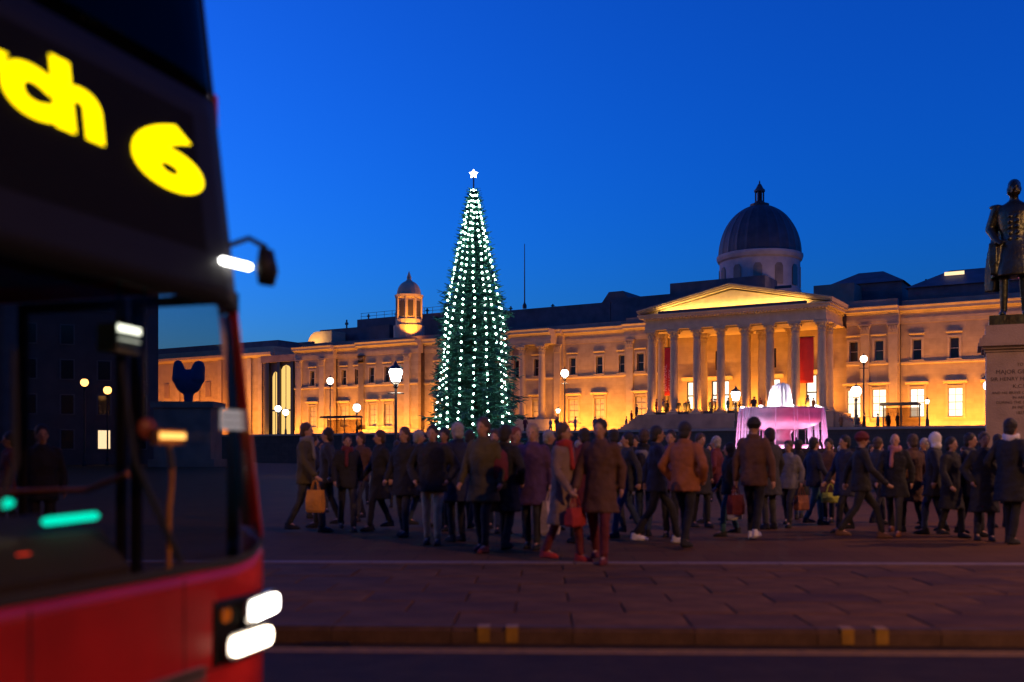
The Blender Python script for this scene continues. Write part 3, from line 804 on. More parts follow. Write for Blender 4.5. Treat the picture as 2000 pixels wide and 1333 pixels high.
# low hoarding round the trunk, star
fe = empty('tree_fence', (TX.x, 70, 0)); tag(fe, 'low green timber fence round the foot of the Christmas tree', 'fence')
for k in range(26):
    a = 2*math.pi*k/26
    MB().box(-.40, .40, -.04, .04, 0, 1.9).build('panel', mat('fence_green', (.03,.10,.07), .6), fe, loc=(3.3*math.sin(a), -3.3*math.cos(a), 0), rz=a)
MB().lathe([(3.2, 1.9), (3.45, 1.9), (3.45, 2.0), (3.2, 2.0)], 26).build('rail', MATS['fence_green'], fe)
st = empty('tree_star', (TX.x, 70, TOP)); tag(st, 'glowing white five pointed star on top of the Christmas tree', 'star')
MB().tube([(0, 0, -.4), (0, 0, .85)], .05, 6).build('rod', IRON, st)
mb = MB(); sp_ = []
for k in range(10):
    a = math.pi/2 + k*math.pi/5; r_ = .33 if k % 2 == 0 else .17
    sp_.append((r_*math.cos(a), 1.0+r_*math.sin(a)))
n = 10; vv = [(x, 0, z) for x, z in sp_] + [(0, -.14, 1.0), (0, .14, 1.0)]
mb.add(vv, [(i, (i+1) % n, 10) for i in range(n)] + [((i+1) % n, i, 11) for i in range(n)])
mb.build('star_light', emit('star_white', (1, .95, .92), 10), st)
# strings of lamps that hang straight down the tree
BULB = emit('tree_bulb', (.62, 1.0, .84), 34.0)
bulb_me = MB().ell((0, 0, 0), (.060, .060, .066), n=8, m=5).mesh('bulb', True); bulb_me.materials.append(BULB)
WIRE = mat('green_wire', (.01,.03,.02), .7)
NS = 15
ORD = ('leftmost', 'second', 'third', 'fourth', 'fifth', 'sixth', 'seventh', 'eighth', 'ninth', 'tenth', 'eleventh')
angs = sorted((2*math.pi*(k+.35)/NS for k in range(NS) if math.sin(2*math.pi*(k+.35)/NS) < .25), key=math.cos)
for k, a in enumerate(angs):
    ls = empty('light_string', (TX.x, 70, 0))
    tag(ls, ('%s string of white lamps hanging down the Christmas tree%s' % (ORD[k], '' if k == 0 else ', counted from the left')), 'lights', 'strings of lamps on the Christmas tree')
    zs, pts = TOP - .15, []
    while zs > 1.9:
        d = TOP - zs
        rr = tree_r(zs)*(.93 + .06*math.sin(k*1.9+zs*.5)) + .07
        wob = .07*math.sin(d*.5+k*2.3) + .04*math.sin(d*2.1+k)
        pts.append((rr*math.cos(a+wob/max(rr, .4)), rr*math.sin(a+wob/max(rr, .4)), zs + rnd.uniform(-.05, .05)))
        zs -= rnd.uniform(.9, 1.12)*(.37 + .13*min(1, d/10))
    MB().tube(pts, .012, 3).build('wire', WIRE, ls)
    for p in pts:
        link('bulb', bulb_me, None, ls, p)

# ------------------------------------------------------------------ fountain
FY = 55.0
fc = at(1526, 885, FY)
fo = empty('fountain', (fc.x, FY, 0)); tag(fo, 'pink lit stone fountain with a wide bowl and falling water', 'fountain')
FST = mat('fountain_stone', (.34,.30,.30), .5, var=.15, scale=2, bump=.2, bscale=14)
MB().lathe([(1.5, 0), (1.5, 1.1), (1.15, 1.2), (.75, 1.4), (.55, 1.9), (.5, 2.3), (.7, 2.6), (.8, 2.68), (.3, 2.7)], 24).build('pedestal', FST, fo, smooth=True)
bowl = MB().lathe([(.5, 2.5), (1.2, 2.58), (1.8, 2.78), (2.1, 3.02), (2.1, 3.3), (2.08, 3.5), (2.14, 3.6), (2.14, 3.68), (2.0, 3.70), (1.9, 3.5), (.4, 3.35)], 40, wob=lambda k, z: 1 + (.012 if k % 2 else 0)).build('bowl', FST, fo, smooth=True)
MB().lathe([(.95, 1.35), (1.3, 1.5), (1.45, 1.72), (1.35, 1.74), (.9, 1.6)], 28).build('lower_bowl', FST, fo, smooth=True)
MB().lathe([(.55, 3.36), (.5, 3.7), (.32, 3.9), (.3, 4.15), (.12, 4.3), (.1, 4.45)], 16).build('finial', FST, fo, smooth=True)
pool_out = []
for k in range(64):
    a = 2*math.pi*k/64; pool_out.append(((6.6+1.0*math.cos(4*a))*math.cos(a), (6.6+1.0*math.cos(4*a))*math.sin(a)))
mb = MB(); n = 64
for (z0, z1, s0, s1) in ((0, 1.35, 1.0, .95), (1.35, 1.5, 1.03, .92)):
    b = [(x*s0, y*s0, z0) for x, y in pool_out] + [(x*s0, y*s0, z1) for x, y in pool_out] + [(x*s1, y*s1, z1) for x, y in pool_out] + [(x*s1, y*s1, z0) for x, y in pool_out]
    mb.add(b, [(r_*n+i, r_*n+(i+1) % n, ((r_+1) % 4)*n+(i+1) % n, ((r_+1) % 4)*n+i) for r_ in range(4) for i in range(n)])
mb.build('pool_wall', GRANITE, fo)
wat = bpy.data.materials.new('pool_water'); wat.use_nodes = True
b_ = wat.node_tree.nodes['Principled BSDF']; b_.inputs['Base Color'].default_value = (.12,.13,.17,1); b_.inputs['Roughness'].default_value = .06
nz = wat.node_tree.nodes.new('ShaderNodeTexNoise'); nz.inputs['Scale'].default_value = 5; bp = wat.node_tree.nodes.new('ShaderNodeBump'); bp.inputs['Strength'].default_value = .5
wat.node_tree.links.new(nz.outputs[0], bp.inputs['Height']); wat.node_tree.links.new(bp.outputs[0], b_.inputs['Normal'])
wp = struct(MB().prism([(x*.95, y*.95) for x, y in pool_out], 1.0, 1.12).build('water', wat, loc=(fc.x, FY, 0)))
foam = bpy.data.materials.new('falling_water'); foam.use_nodes = True
nt = foam.node_tree; nt.nodes.remove(nt.nodes['Principled BSDF'])
df = nt.nodes.new('ShaderNodeBsdfDiffuse'); df.inputs[0].default_value = (.85,.85,.88,1)
tl = nt.nodes.new('ShaderNodeBsdfTranslucent'); tl.inputs[0].default_value = (.85,.85,.88,1)
tp = nt.nodes.new('ShaderNodeBsdfTransparent')
m1 = nt.nodes.new('ShaderNodeMixShader'); m1.inputs[0].default_value = .55; m2 = nt.nodes.new('ShaderNodeMixShader'); m2.inputs[0].default_value = .5
nt.links.new(df.outputs[0], m1.inputs[1]); nt.links.new(tl.outputs[0], m1.inputs[2]); nt.links.new(m1.outputs[0], m2.inputs[1]); nt.links.new(tp.outputs[0], m2.inputs[2])
nt.links.new(m2.outputs[0], nt.nodes['Material Output'].inputs[0])
r3 = random.Random(5)
mb = MB()
for k in range(260):                       # curtain of strands from the rim
    a = r3.uniform(0, 2*math.pi)
    if abs(math.cos(a)) < .78 and r3.random() < .90: continue
    if math.sin(7*a+.6) > .5 and r3.random() < .6: continue
    sp0 = r3.uniform(.0, .09); pts = []
    L_ = r3.uniform(.75, 1.0)
    for j in range(7):
        t = j/6*.74*L_; rr = 2.16 + sp0*t*4 + .04*t
        pts.append((rr*math.cos(a), rr*math.sin(a), max(3.72 + .1*t - 4.9*t*t, 1.12)))
    w = r3.uniform(.008, .022)
    mb.tube(pts, [w*.8, w, w, w*.9, w, w*1.1, w*1.5], 4)
mb.build('falling_water', foam, fo)['kind'] = 'stuff'
mb = MB()
for k in range(260):                       # jet in the middle
    a = r3.uniform(0, 2*math.pi); v0 = r3.uniform(.5, .85); o_ = abs(r3.gauss(0, .22)); hh = r3.uniform(.8, 1.08)*(1.12-o_*.25)
    pts = []
    for j in range(9):
        t = j/8; rr = .05 + o_*.55 + (.2*o_+.10)*2*t
        pts.append((rr*math.cos(a), rr*math.sin(a), 3.75 + hh*1.05*4*t*(1-t)*1.0 + .05))
    w = r3.uniform(.012, .03); mb.tube(pts, w, 4)
mb.build('jet_water', foam, fo)['kind'] = 'stuff'
mb = MB()
for k in range(260):                       # splash where it falls
    a = r3.uniform(0, 2*math.pi); rr = r3.gauss(2.65, .2); h_ = abs(r3.gauss(0, .22))
    mb.ell((rr*math.cos(a), rr*math.sin(a), 1.14+h_*.5), (.05, .05, .04+h_*.5), n=5, m=4)
mb.build('splash', foam, fo)['kind'] = 'stuff'
PINKL = (1.0, .06, .26); LILAC = (.75, .55, 1.0)
for k in range(10):
    a = 2*math.pi*(k+.25)/10
    l_ = MB().lathe([(.12, 0), (.14, .06), (.1, .08)], 10).build('pool_lamp', emit('pool_lamp_lens', (1,.5,.8), 3), fo, smooth=True, loc=(1.75*math.cos(a), 1.75*math.sin(a), 1.13))
    point('pool_light', l_, (.0, .0, .2), 70, (.9,.6,1.0) if k % 2 else (1.0, .3, .55), .08)
for k in range(6):
    a = 2*math.pi*(k+.5)/6
    l_ = MB().lathe([(.12, 0), (.14, .06), (.1, .08)], 10).build('pool_lamp', MATS['pool_lamp_lens'], fo, smooth=True, loc=(3.5*math.cos(a), 3.5*math.sin(a), 1.13))
    point('pool_light', l_, (0, 0, .15), 330, (1.0,.07,.27) if k % 3 else (.9,.5,.9), .08)
for k in range(8):
    a = 2*math.pi*k/8
    l_ = MB().lathe([(.09, 0), (.11, .05), (.06, .07)], 8).build('bowl_lamp', emit('bowl_lamp_lens', (1,.85,.9), 14), fo, smooth=True, loc=(2.07*math.cos(a), 2.07*math.sin(a), 3.705))
for k in range(4):
    a = 2*math.pi*(k+.5)/4
    point('bowl_light', bowl, (1.05*math.cos(a), 1.05*math.sin(a), 3.85), 420, (1.0,.80,.88), .1)

# ------------------------------------------------------------------ statue and plinth
SY = 30.0
sx = at(1990, 885, SY).x
pl = empty('statue_plinth', (sx, SY, 0), R(-24)); tag(pl, 'tall inscribed stone plinth with a moulded cornice at the right edge', 'plinth')
sr = .30
MB().box(-1.25, 1.25, -1.25, 1.25, 0, .9).build('plinth_base', PLINTH, pl)
MB().box(-.88, .88, -.88, .88, .9, 4.2).build('shaft', PLINTH, pl)
mb = MB()
for z0, z1, w in ((4.2, 4.28, .92), (4.28, 4.36, 1.0), (4.36, 4.46, 1.1), (4.46, 4.60, 1.06), (4.60, 4.68, .98), (4.68, 4.97, .9)):
    mb.box(-w, w, -w, w, z0, z1)
mb.build('cornice', PLINTH, pl)
INK = mat('inscription', (.05,.035,.03), .8)
for s, z, size in (('TO', 3.78, .115), ('MAJOR GENERAL', 3.56, .165), ('SIR HENRY HAVELOCK', 3.36, .15), ('K.C.B.', 3.15, .15), ('AND HIS BRAVE COMPANIONS', 2.98, .105), ('IN ARMS', 2.84, .105), ('DURING THE CAMPAIGN', 2.70, .11), ('IN INDIA', 2.56, .105), ('1857', 2.40, .115)):
    o = link('inscription', text_mesh(s, size, 'CENTER', .003), INK, pl, (.0, -.884, z)); o.rotation_euler = (R(90), 0, 0)
# bronze figure: one continuous surface
def remesh(o, vox):
    m = o.modifiers.new('remesh', 'REMESH'); m.mode = 'VOXEL'; m.voxel_size = vox; m.use_smooth_shade = True
    s_ = o.modifiers.new('smooth', 'SMOOTH'); s_.iterations = 2; s_.factor = .5
    return o
FOLD = bpy.data.textures.new('cloth_folds', 'CLOUDS'); FOLD.noise_scale = .11; FOLD.noise_depth = 2
def folds(o, st=.03):
    m = o.modifiers.new('folds', 'DISPLACE'); m.texture = FOLD; m.strength = st; m.mid_level = .5; m.texture_coords = 'GLOBAL'; return o
def hand(mb, w, d, side, k=1.0, curl=.5, fwd=Vector((0, 1, 0))):
    """palm with four curled fingers and a thumb; w wrist, d direction of the forearm"""
    w = Vector(w); d = Vector(d).normalized(); s = d.cross(fwd)
    if s.length < .1: s = d.cross(Vector((1, 0, 0)))
    s = s.normalized(); n_ = s.cross(d).normalized()
    mb.cap(w, w + d*.045*k, .030*k, .036*k, 8); mb.cap(w + d*.04*k - fwd*.015*k, w + d*.085*k - fwd*.012*k, .026*k, .022*k, 8); mb.cap(w + d*.04*k + fwd*.015*k, w + d*.085*k + fwd*.02*k, .026*k, .022*k, 8)
    for i, (off, ln) in enumerate(((-.030, .058), (-.010, .072), (.011, .076), (.031, .068))):
        p = w + d*.085*k + fwd*off*k; q = p + (d*.8 + s*side*curl*.5)*ln*.55*k; r_ = q + (d*.35 + s*side*curl)*ln*.5*k
        mb.cap(p, q, .0105*k, .0095*k, 6); mb.cap(q, r_, .0095*k, .008*k, 6)
    p = w + d*.025*k + fwd*.034*k; q = p + (d*.6 + fwd*.7)*.045*k; mb.cap(p, q, .0125*k, .011*k, 6); mb.cap(q, q + (d*.9 + s*side*.3)*.035*k, .011*k, .009*k, 6)

k = 4.02/1.75
mb = MB()
F = Vector((0, -1, 0))
def K(x, y, z): return Vector((x, y, z))*k
for s in (-1, 1):
    mb.cap(K(.10*s, .0, .90), K(.115*s, -.02 if s < 0 else .03, .50), .085*k, .062*k); mb.cap(K(.115*s, -.02 if s < 0 else .03, .50), K(.12*s, .0 if s < 0 else .06, .09), .060*k, .042*k)
    mb.ell(K(.13*s, -.06 if s < 0 else .0, .045), (.045*k, .125*k, .042*k))
mb.loft([(0, .01*k, z*k, rx*k, ry*k) for z, rx, ry in ((.52, .255, .205), (.62, .245, .195), (.80, .215, .165), (1.0, .175, .125), (1.06, .168, .12), (1.2, .195, .13), (1.34, .215, .125), (1.42, .19, .105), (1.47, .10, .075), (1.5, .06, .06))], 24, fold=lambda j, i: 1 + (.05 if j % 4 == 0 else -.02)*max(0, 1-i/4))
for z in (1.0, 1.07, 1.14, 1.21, 1.28):                     # rows of buttons down the coat
    for x in (-.045, .045): mb.ell(K(x, -.125 - (.01 if z > 1.1 else .0), z), (.016*k,)*3, n=6, m=4)
mb.cap(K(-.20, 0, 1.40), K(-.285, .02, 1.16), .072*k, .058*k); mb.cap(K(-.285, .02, 1.16), K(-.20, -.12, .99), .056*k, .042*k)
hand(mb, K(-.20, -.12, .99), Vector((.5, -.4, -.5)), 1, k, .6, Vector((.5, .5, .2)).normalized())
mb.cap(K(.20, 0, 1.40), K(.27, .03, 1.14), .072*k, .058*k); mb.cap(K(.27, .03, 1.14), K(.25, -.10, .92), .056*k, .042*k)
hand(mb, K(.25, -.10, .92), Vector((0, -.2, -1)), -1, k, .8, F)
for s in (-1, 1): mb.ell(K(.21*s, 0, 1.435), (.085*k, .07*k, .03*k))      # epaulettes
# cloak falling from his right arm
mb.loft([((-.245+.02*i)*k*1.0, .10*k, z*k, rx*k, ry*k) for i, (z, rx, ry) in enumerate(((.36, .10, .07), (.6, .12, .08), (.85, .11, .075), (1.05, .085, .06), (1.2, .06, .05)))], 12, fold=lambda j, i: 1.15 if j % 3 == 0 else .9)
mb.loft([(-.22*k, -.10*k, z*k, rx*k, ry*k) for z, rx, ry in ((.55, .05, .04), (.75, .075, .055), (.96, .07, .05))], 10, fold=lambda j, i: 1.15 if j % 2 == 0 else .9)
mb.cap(K(0, .0, 1.46), K(0, -.01, 1.56), .056*k, .054*k)
mb.ell(K(0, -.015, 1.645), (.076*k, .095*k, .112*k)); mb.ell(K(0, -.05, 1.585), (.05*k, .055*k, .05*k)); mb.cap(K(0, -.105, 1.655), K(0, -.125, 1.62), .012*k, .018*k, 6)
for s in (-1, 1):
    mb.ell(K(.077*s, 0, 1.635), (.012*k, .022*k, .034*k), n=8, m=6); mb.ell(K(.032*s, -.094, 1.668), (.026*k, .016*k, .010*k), n=8, m=5)
    mb.ell(K(.055*s, -.05, 1.60), (.03*k, .04*k, .05*k), n=8, m=6)
mb.ell(K(0, -.105, 1.585), (.032*k, .012*k, .009*k), n=8, m=5); mb.ell(K(0, .02, 1.69), (.08*k, .09*k, .085*k))
stt = empty('statue', (sx-.14, SY, 4.97)); tag(stt, 'dark bronze standing figure in a long buttoned coat on the plinth', 'statue')
body = mb.build('figure', BRONZE, stt, loc=(0, 0, .28)); remesh(body, .032); body.rotation_euler = (0, 0, R(-30))
MB().box(-.8, .8, -.72, .72, 0, .30).build('bronze_base', BRONZE, stt, loc=(.14, 0, 0), rz=R(-24))
MB().lathe([(.22, .3), (.26, .8), (.2, 1.05), (.14, 1.1)], 10, wob=lambda k_, z: 1+.12*math.sin(k_*2.3)).build('stump', BRONZE, stt, loc=(.62, .2, 0))

# ------------------------------------------------------------------ sculpture plinth at the far corner with a plain blue sculpture
BY = 95.0
bx_ = at(368, 885, BY)
bp_ = empty('sculpture_plinth', (bx_.x, BY, 0)); tag(bp_, 'broad grey stone plinth seen through the bus windscreen', 'plinth')
MB().box(-2.6, 2.6, -1.8, 1.8, 0, 5.4).build('shaft', STONE_D, bp_)
MB().box(-2.85, 2.85, -2.05, 2.05, 5.4, 5.95).build('cornice', STONE_D, bp_)
MB().box(-3.0, 3.0, -2.2, 2.2, 0, .7).build('plinth_base', STONE_D, bp_)
sc_ = empty('abstract_sculpture', (bx_.x, BY, 5.95)); tag(sc_, 'plain dark blue rounded abstract sculpture on the grey plinth behind the bus', 'sculpture')
mb = MB(); mb.ell((.0, 0, 1.9), (1.3, .8, 1.2)); mb.cap((-.75, 0, 2.2), (-.95, 0, 3.5), .78, .45, 12); mb.cap((.75, 0, 2.2), (.95, 0, 3.3), .78, .6, 12); mb.cap((0, 0, .1), (0, 0, 1.2), .4, .5, 12)
o = mb.build('blue_form', mat('ultramarine_paint', (.012,.018,.11), .6, var=.1), sc_); remesh(o, .09)

# ------------------------------------------------------------------ red double-decker passing on the left
BA = R(-18)
bf = Vector((math.cos(BA), math.sin(BA), 0)); bl = Vector((-math.sin(BA), math.cos(BA), 0))
BC = Vector((-1.125, 5.0, 0)) - bl*1.275
BC.z = ROAD_Z
bus = empty('red_bus', BC, BA); tag(bus, 'red double-decker bus with a yellow route display passing at the left', 'bus')
RED = mat('bus_red_paint', (.36,.010,.008), .35, var=.28, scale=1.6, coat=.25)
BLACK = mat('bus_black_panel', (.006,.006,.006), .6, var=.1, spec=.2)
DARKIN = mat('bus_interior', (.03,.027,.026), .75, var=.2)
RUB = mat('rubber', (.012,.012,.012), .8)
SCREEN = glass('windscreen_glass', (.86,.82,.78), .07)
SIDEG = glass('bus_side_glass', (.88,.85,.82), .07)
UPG = glass('upper_glass', (.10,.10,.11), .12)
def frx(y, z):
    x = -max(0, z-1.0)*.125
    a = abs(y)
    if a > 1.02: 
        d = min(1, (a-1.02)/.255); x -= .20*(1-math.sqrt(max(0, 1-d*d)))
    return x
def zlow(y): 
    d = max(0, (abs(y)-.86)/.40); return .915 + .14*min(1, d)**2
def patch(y0, y1, zl, zu, off=0, th=.02, ny=20, nz=10):
    mb = MB(); v = []
    for layer in (0, 1):
        for i in range(nz+1):
            for j in range(ny+1):
                y = y0+(y1-y0)*j/ny; a = zl(y) if callable(zl) else zl; b = zu(y) if callable(zu) else zu
                z = a+(b-a)*i/nz
                v.append((frx(y, z)+off-layer*th, y, z))
    n = (ny+1)*(nz+1); f = []
    for i in range(nz):
        for j in range(ny):
            q = (i*(ny+1)+j, i*(ny+1)+j+1, (i+1)*(ny+1)+j+1, (i+1)*(ny+1)+j)
            f.append(q); f.append(tuple(t+n for t in q[::-1]))
    for j in range(ny):
        f.append((j, j+n, j+1+n, j+1)); t = nz*(ny+1); f.append((t+j, t+j+1, t+j+1+n, t+j+n))
    for i in range(nz):
        a, b = i*(ny+1), (i+1)*(ny+1); f.append((a, b, b+n, a+n)); f.append((a+ny, a+ny+n, b+ny+n, b+ny))
    return mb.add(v, f)
patch(-1.275, 1.275, .27, zlow).build('front_panel', RED, bus, smooth=True)
patch(-1.275, 1.275, .10, .262, off=-.03).build('bumper_skirt', BLACK, bus, smooth=True)
patch(-1.14, 1.14, lambda y: zlow(y)+.004, 2.10, off=-.012, th=.008).build('windscreen', SCREEN, bus, smooth=True)
for s in (-1, 1):
    a, b = (1.145, 1.275) if s > 0 else (-1.275, -1.145)
    patch(a, b, lambda y: zlow(y)+.003, 2.10, ny=6).build('corner_pillar', RED, bus, smooth=True)
patch(-1.14, 1.14, zlow, lambda y: zlow(y)+.035, off=.006, th=.01).build('windscreen_seal', RUB, bus, smooth=True)
patch(-1.275, 1.275, 2.103, 3.10).build('header_panel', BLACK, bus, smooth=True)
patch(-1.2, 1.2, 3.105, 4.15, off=-.01, th=.01).build('upper_windscreen', UPG, bus, smooth=True)
for s in (-1, 1):
    a, b = (1.205, 1.275) if s > 0 else (-1.275, -1.205)
    patch(a, b, 3.103, 4.15, ny=5).build('upper_pillar', BLACK, bus, smooth=True)
patch(-1.275, 1.275, 4.153, 4.42).build('roof_front', RED, bus, smooth=True)
def bp2(px, py, x):
    """bus-local point at bus x seen at a photo pixel, on the plane x = const"""
    r_ = (px-1000)/2000
    o = BC + bf*x
    y = (r_*o.y - o.x)/(bl.x - r_*bl.y); w = o + bl*y
    return Vector((x, y, EYE + (885-py)/2000*w.y - ROAD_Z))
# route display
blind = MB().box(-.03, .0, -1.0, .90, 2.36, 3.0).build('route_display', mat('display_black', (.005,.005,.005), .7, spec=.08), bus, loc=(frx(0, 2.6)+.022, 0, 0))
blind.rotation_euler = (0, R(-7), 0); blind.location.x += .30; 
LED = emit('display_yellow', (1.0, .70, .0), 2.6)
LEDW = emit('display_core', (1.0, .86, .45), 3.0)
def glyph(s, size, px, py, sx, bold, m=LED, align='CENTER'):
    me = text_mesh(s, size, align, .002, bold, sx)
    p_ = Matrix.Rotation(R(7), 4, 'Y') @ (bp2(px, py, -.185) - blind.location)
    o = link('lettering', me, m, blind, (.006, p_.y, p_.z)); o.rotation_euler = Matrix(((0, 0, 1), (1, 0, 0), (0, 1, 0))).to_euler()
    return o
glyph('6', .385, 336, 362, 2.5, .017)
glyph('Aldwych', .36, 212, 278, 1.55, .016, align='RIGHT')
# lamps
def lozenge(w, h, d, n=8):
    pts = []
    for k in range(4):
        cx = (w/2-h/2)*(1 if k in (0, 3) else -1); 
        for j in range(n//2+1):
            a = R(k*90 + j*90/(n//2)); pts.append(((w/2-h*.42)*(1 if k in (0, 3) else -1)+h*.42*math.cos(a), (h*.08)*(1 if k in (0, 1) else -1)+h*.42*math.sin(a)))
    return MB().prism(pts, 0, d, 'x')
HL = emit('headlight_lens', (1.0,.90,.78), 16)
HL2 = emit('foglight_lens', (1.0,.80,.58), 13)
for s in (-1, 1):
    for (yy, zz, w, m_, nm) in ((1.06, .70, .34, HL, 'headlight'), (.95, .56, .36, HL2, 'fog_light')):
        yaw = s*.20 if nm == 'headlight' else s*.06
        bz = lozenge(w+.04, .118, .02).build(nm, mat('lamp_chrome', (.25,.25,.26), .25, metal=.8), bus, loc=(frx(s*yy, .7)+.012, s*yy, zz), rz=yaw)
        lozenge(w, .085, .015).build('lens', m_, bz, loc=(.022, 0, 0))
        spot('beam', bz, (.08, 0, 0), (4.0, 0, -.35), 120 if nm == 'headlight' else 50, (1,.78,.5), 95, .8, .05)
SEAM = mat('panel_seam', (.015,.004,.004), .7)
for y in (.50, -.35): patch(y-.004, y+.004, .275, lambda y_: zlow(y_)-.02, off=.002, th=.004, ny=2).build('panel_seam', SEAM, bus)
patch(-1.27, 1.27, .475, .483, off=.002, th=.004, nz=2, ny=24).build('panel_seam', SEAM, bus)
for s in (1, -1):
    patch(*((.70, 1.262) if s > 0 else (-1.262, -.70)), .49, .77, off=.004, th=.006, ny=14).build('lamp_surround', BLACK, bus, smooth=True)
    lozenge(.07, .06, .012).build('indicator', mat('amber_lens', (.5,.16,.01), .2), bus, loc=(frx(s*.78, .7)+.008, s*.78, .70))
gr = MB()
for k in range(4): gr.box(-.01, .014, -.75, .62, .30+k*.035, .315+k*.035)
gr.build('grille', mat('grille_steel', (.3,.25,.2), .35, metal=.7), bus, loc=(.012, 0, .09))
MB().box(.0, .02, -.28, .28, .50, .62).build('number_plate', mat('plate_white', (.6,.58,.5), .5), bus, loc=(.002, -.85, 0))
for s in (-1, 1):
    w_ = MB().tube([(0, 0, 0), (.02, .25*s, .42), (.03, .28*s, .80)], [.014, .011, .008], 6).build('wiper', RUB, bus, loc=(.02, -.55*s-.1, .97))
    w_.rotation_euler = (0, R(-7), 0)
# mirror with marker lamp on the near-side corner
mi = MB().tube([(-.30, 1.20, 2.42), (-.16, 1.24, 2.47), (-.07, 1.25, 2.42)], .014, 8).build('mirror_arm', BLACK, bus)
MB().loft([(-.07, 1.25, 2.24, .03, .06), (-.065, 1.25, 2.31, .045, .075), (-.07, 1.25, 2.41, .03, .05)], 12).build('mirror_housing', BLACK, mi, smooth=True)
p = bp2(462, 517, -.16)
mk = MB().cap((0, -.12, -.004), (0, .10, .004), .016, .016, 8).build('marker_lamp', emit('marker_white', (1,.97,.92), 12), bus, smooth=True, loc=(frx(p.y, p.z)+.03, p.y, p.z))
# sides, floors, roof
def side(s, door):
    y0, y1 = (1.245, 1.275) if s > 0 else (-1.275, -1.245)
    x0 = -.20
    start = -1.62 if door else x0
    MB().box(-10.4, start, y0, y1, .27, 1.02).build('side_panel', RED, bus)
    MB().box(-10.4, -.36, y0, y1, 2.22, 3.20).build('side_panel', RED, bus)
    MB().box(-10.4, -.50, y0, y1, 4.15, 4.42).build('side_panel', RED, bus)
    xs = [start - .02] + [start - 1.45*i for i in range(1, 7)]
    for a, b in zip(xs[:-1], xs[1:]):
        MB().box(b+.05, a-.05, y0+.008, y1-.008, 1.025, 2.215).build('side_window', SIDEG, bus)
        MB().box(b-.05, b+.05, y0, y1, 1.022, 2.218).build('window_post', BLACK, bus)
    for i in range(6):
        MB().box(-.55-1.6*(i+1)+.04, -.55-1.6*i-.04, y0+.008, y1-.008, 3.205, 4.145).build('side_window', UPG, bus)
    for i in range(7): MB().box(-.55-1.6*i-.04, -.55-1.6*i+.04, y0, y1, 3.202, 4.148).build('window_post', BLACK, bus)
    if door:
        for a, b in ((-.86, -.24), (-1.58, -.90)):
            d = MB().box(a+.05, b-.05, y0+.01, y1-.01, .42, 2.16).build('door_leaf', SIDEG, bus)
            mb = MB(); mb.box(a, a+.05, y0, y1, .34, 2.21); mb.box(b-.05, b, y0, y1, .34, 2.21); mb.box(a+.05, b-.05, y0, y1, .34, .42); mb.box(a+.05, b-.05, y0, y1, 2.16, 2.21)
            mb.build('door_frame', RUB, d)
side(1, True); side(-1, False)
MB().box(-10.4, -.1, -1.24, 1.24, .24, .34).build('floor', DARKIN, bus)
MB().box(-10.4, -.42, -1.24, 1.24, 2.30, 2.42).build('lower_ceiling', DARKIN, bus)
MB().box(-10.4, -.6, -1.27, 1.27, 4.42, 4.46).build('roof', RED, bus)
MB().box(-10.43, -10.4, -1.275, 1.275, .27, 4.42).build('rear_panel', RED, bus)
MB().box(-1.7, -1.66, -1.24, -.30, .34, 2.29).build('cab_partition', DARKIN, bus)
MB().box(-4.5, -4.44, -1.24, 1.24, .34, 2.29).build('bulkhead', DARKIN, bus)
mb = MB(); mb.prism([(-.62, .34), (-.16, .34), (-.16, .96), (-.30, 1.10), (-.62, 1.16)], -1.2, .36, 'y')
dash = mb.build('dashboard', DARKIN, bus)
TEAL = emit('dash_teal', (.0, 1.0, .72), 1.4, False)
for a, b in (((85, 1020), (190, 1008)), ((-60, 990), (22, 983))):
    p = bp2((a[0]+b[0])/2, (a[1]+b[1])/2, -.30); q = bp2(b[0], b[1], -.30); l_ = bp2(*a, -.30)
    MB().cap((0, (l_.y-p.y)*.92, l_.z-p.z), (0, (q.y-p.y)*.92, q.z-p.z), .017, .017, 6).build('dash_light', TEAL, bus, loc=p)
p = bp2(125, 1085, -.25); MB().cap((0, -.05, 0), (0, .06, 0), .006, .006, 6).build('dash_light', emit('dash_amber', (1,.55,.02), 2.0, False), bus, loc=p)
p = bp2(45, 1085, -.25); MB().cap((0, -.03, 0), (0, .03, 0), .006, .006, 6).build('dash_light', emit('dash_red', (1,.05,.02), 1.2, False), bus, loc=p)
# light box and grab rails by the door, reader on a stalk, round mirror, notice
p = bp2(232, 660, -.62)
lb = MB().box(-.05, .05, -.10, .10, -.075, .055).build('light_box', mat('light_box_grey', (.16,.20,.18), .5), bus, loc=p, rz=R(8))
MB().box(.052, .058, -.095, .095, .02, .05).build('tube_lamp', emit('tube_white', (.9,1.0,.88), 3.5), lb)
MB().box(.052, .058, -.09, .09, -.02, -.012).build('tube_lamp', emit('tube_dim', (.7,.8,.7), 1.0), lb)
MB().tube([(0, 0, .055), (0, 0, 2.30-p.z)], .015, 6).build('hanger', IRON, lb)
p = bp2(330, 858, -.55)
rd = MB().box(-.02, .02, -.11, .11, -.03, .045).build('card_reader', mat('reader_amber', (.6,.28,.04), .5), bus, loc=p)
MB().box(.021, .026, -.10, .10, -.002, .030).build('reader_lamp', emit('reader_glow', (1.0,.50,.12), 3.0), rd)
MB().tube([(0, 0, -.03), (.01, .01, -.14), (.0, .02, -.24), (0, .0, -.34), (0, 0, .35-p.z)], .013, 8).build('stalk', mat('yellow_rail', (.62,.30,.05), .4), rd)
p = bp2(286, 838, -.60)
rm = MB().lathe([(.02, -.01), (.055, 0), (.05, .012), (.0, .014)], 20).build('round_mirror', mat('mirror_back', (.30,.08,.05), .4), bus, smooth=True, loc=p); rm.rotation_euler = (0, R(90), R(-20))
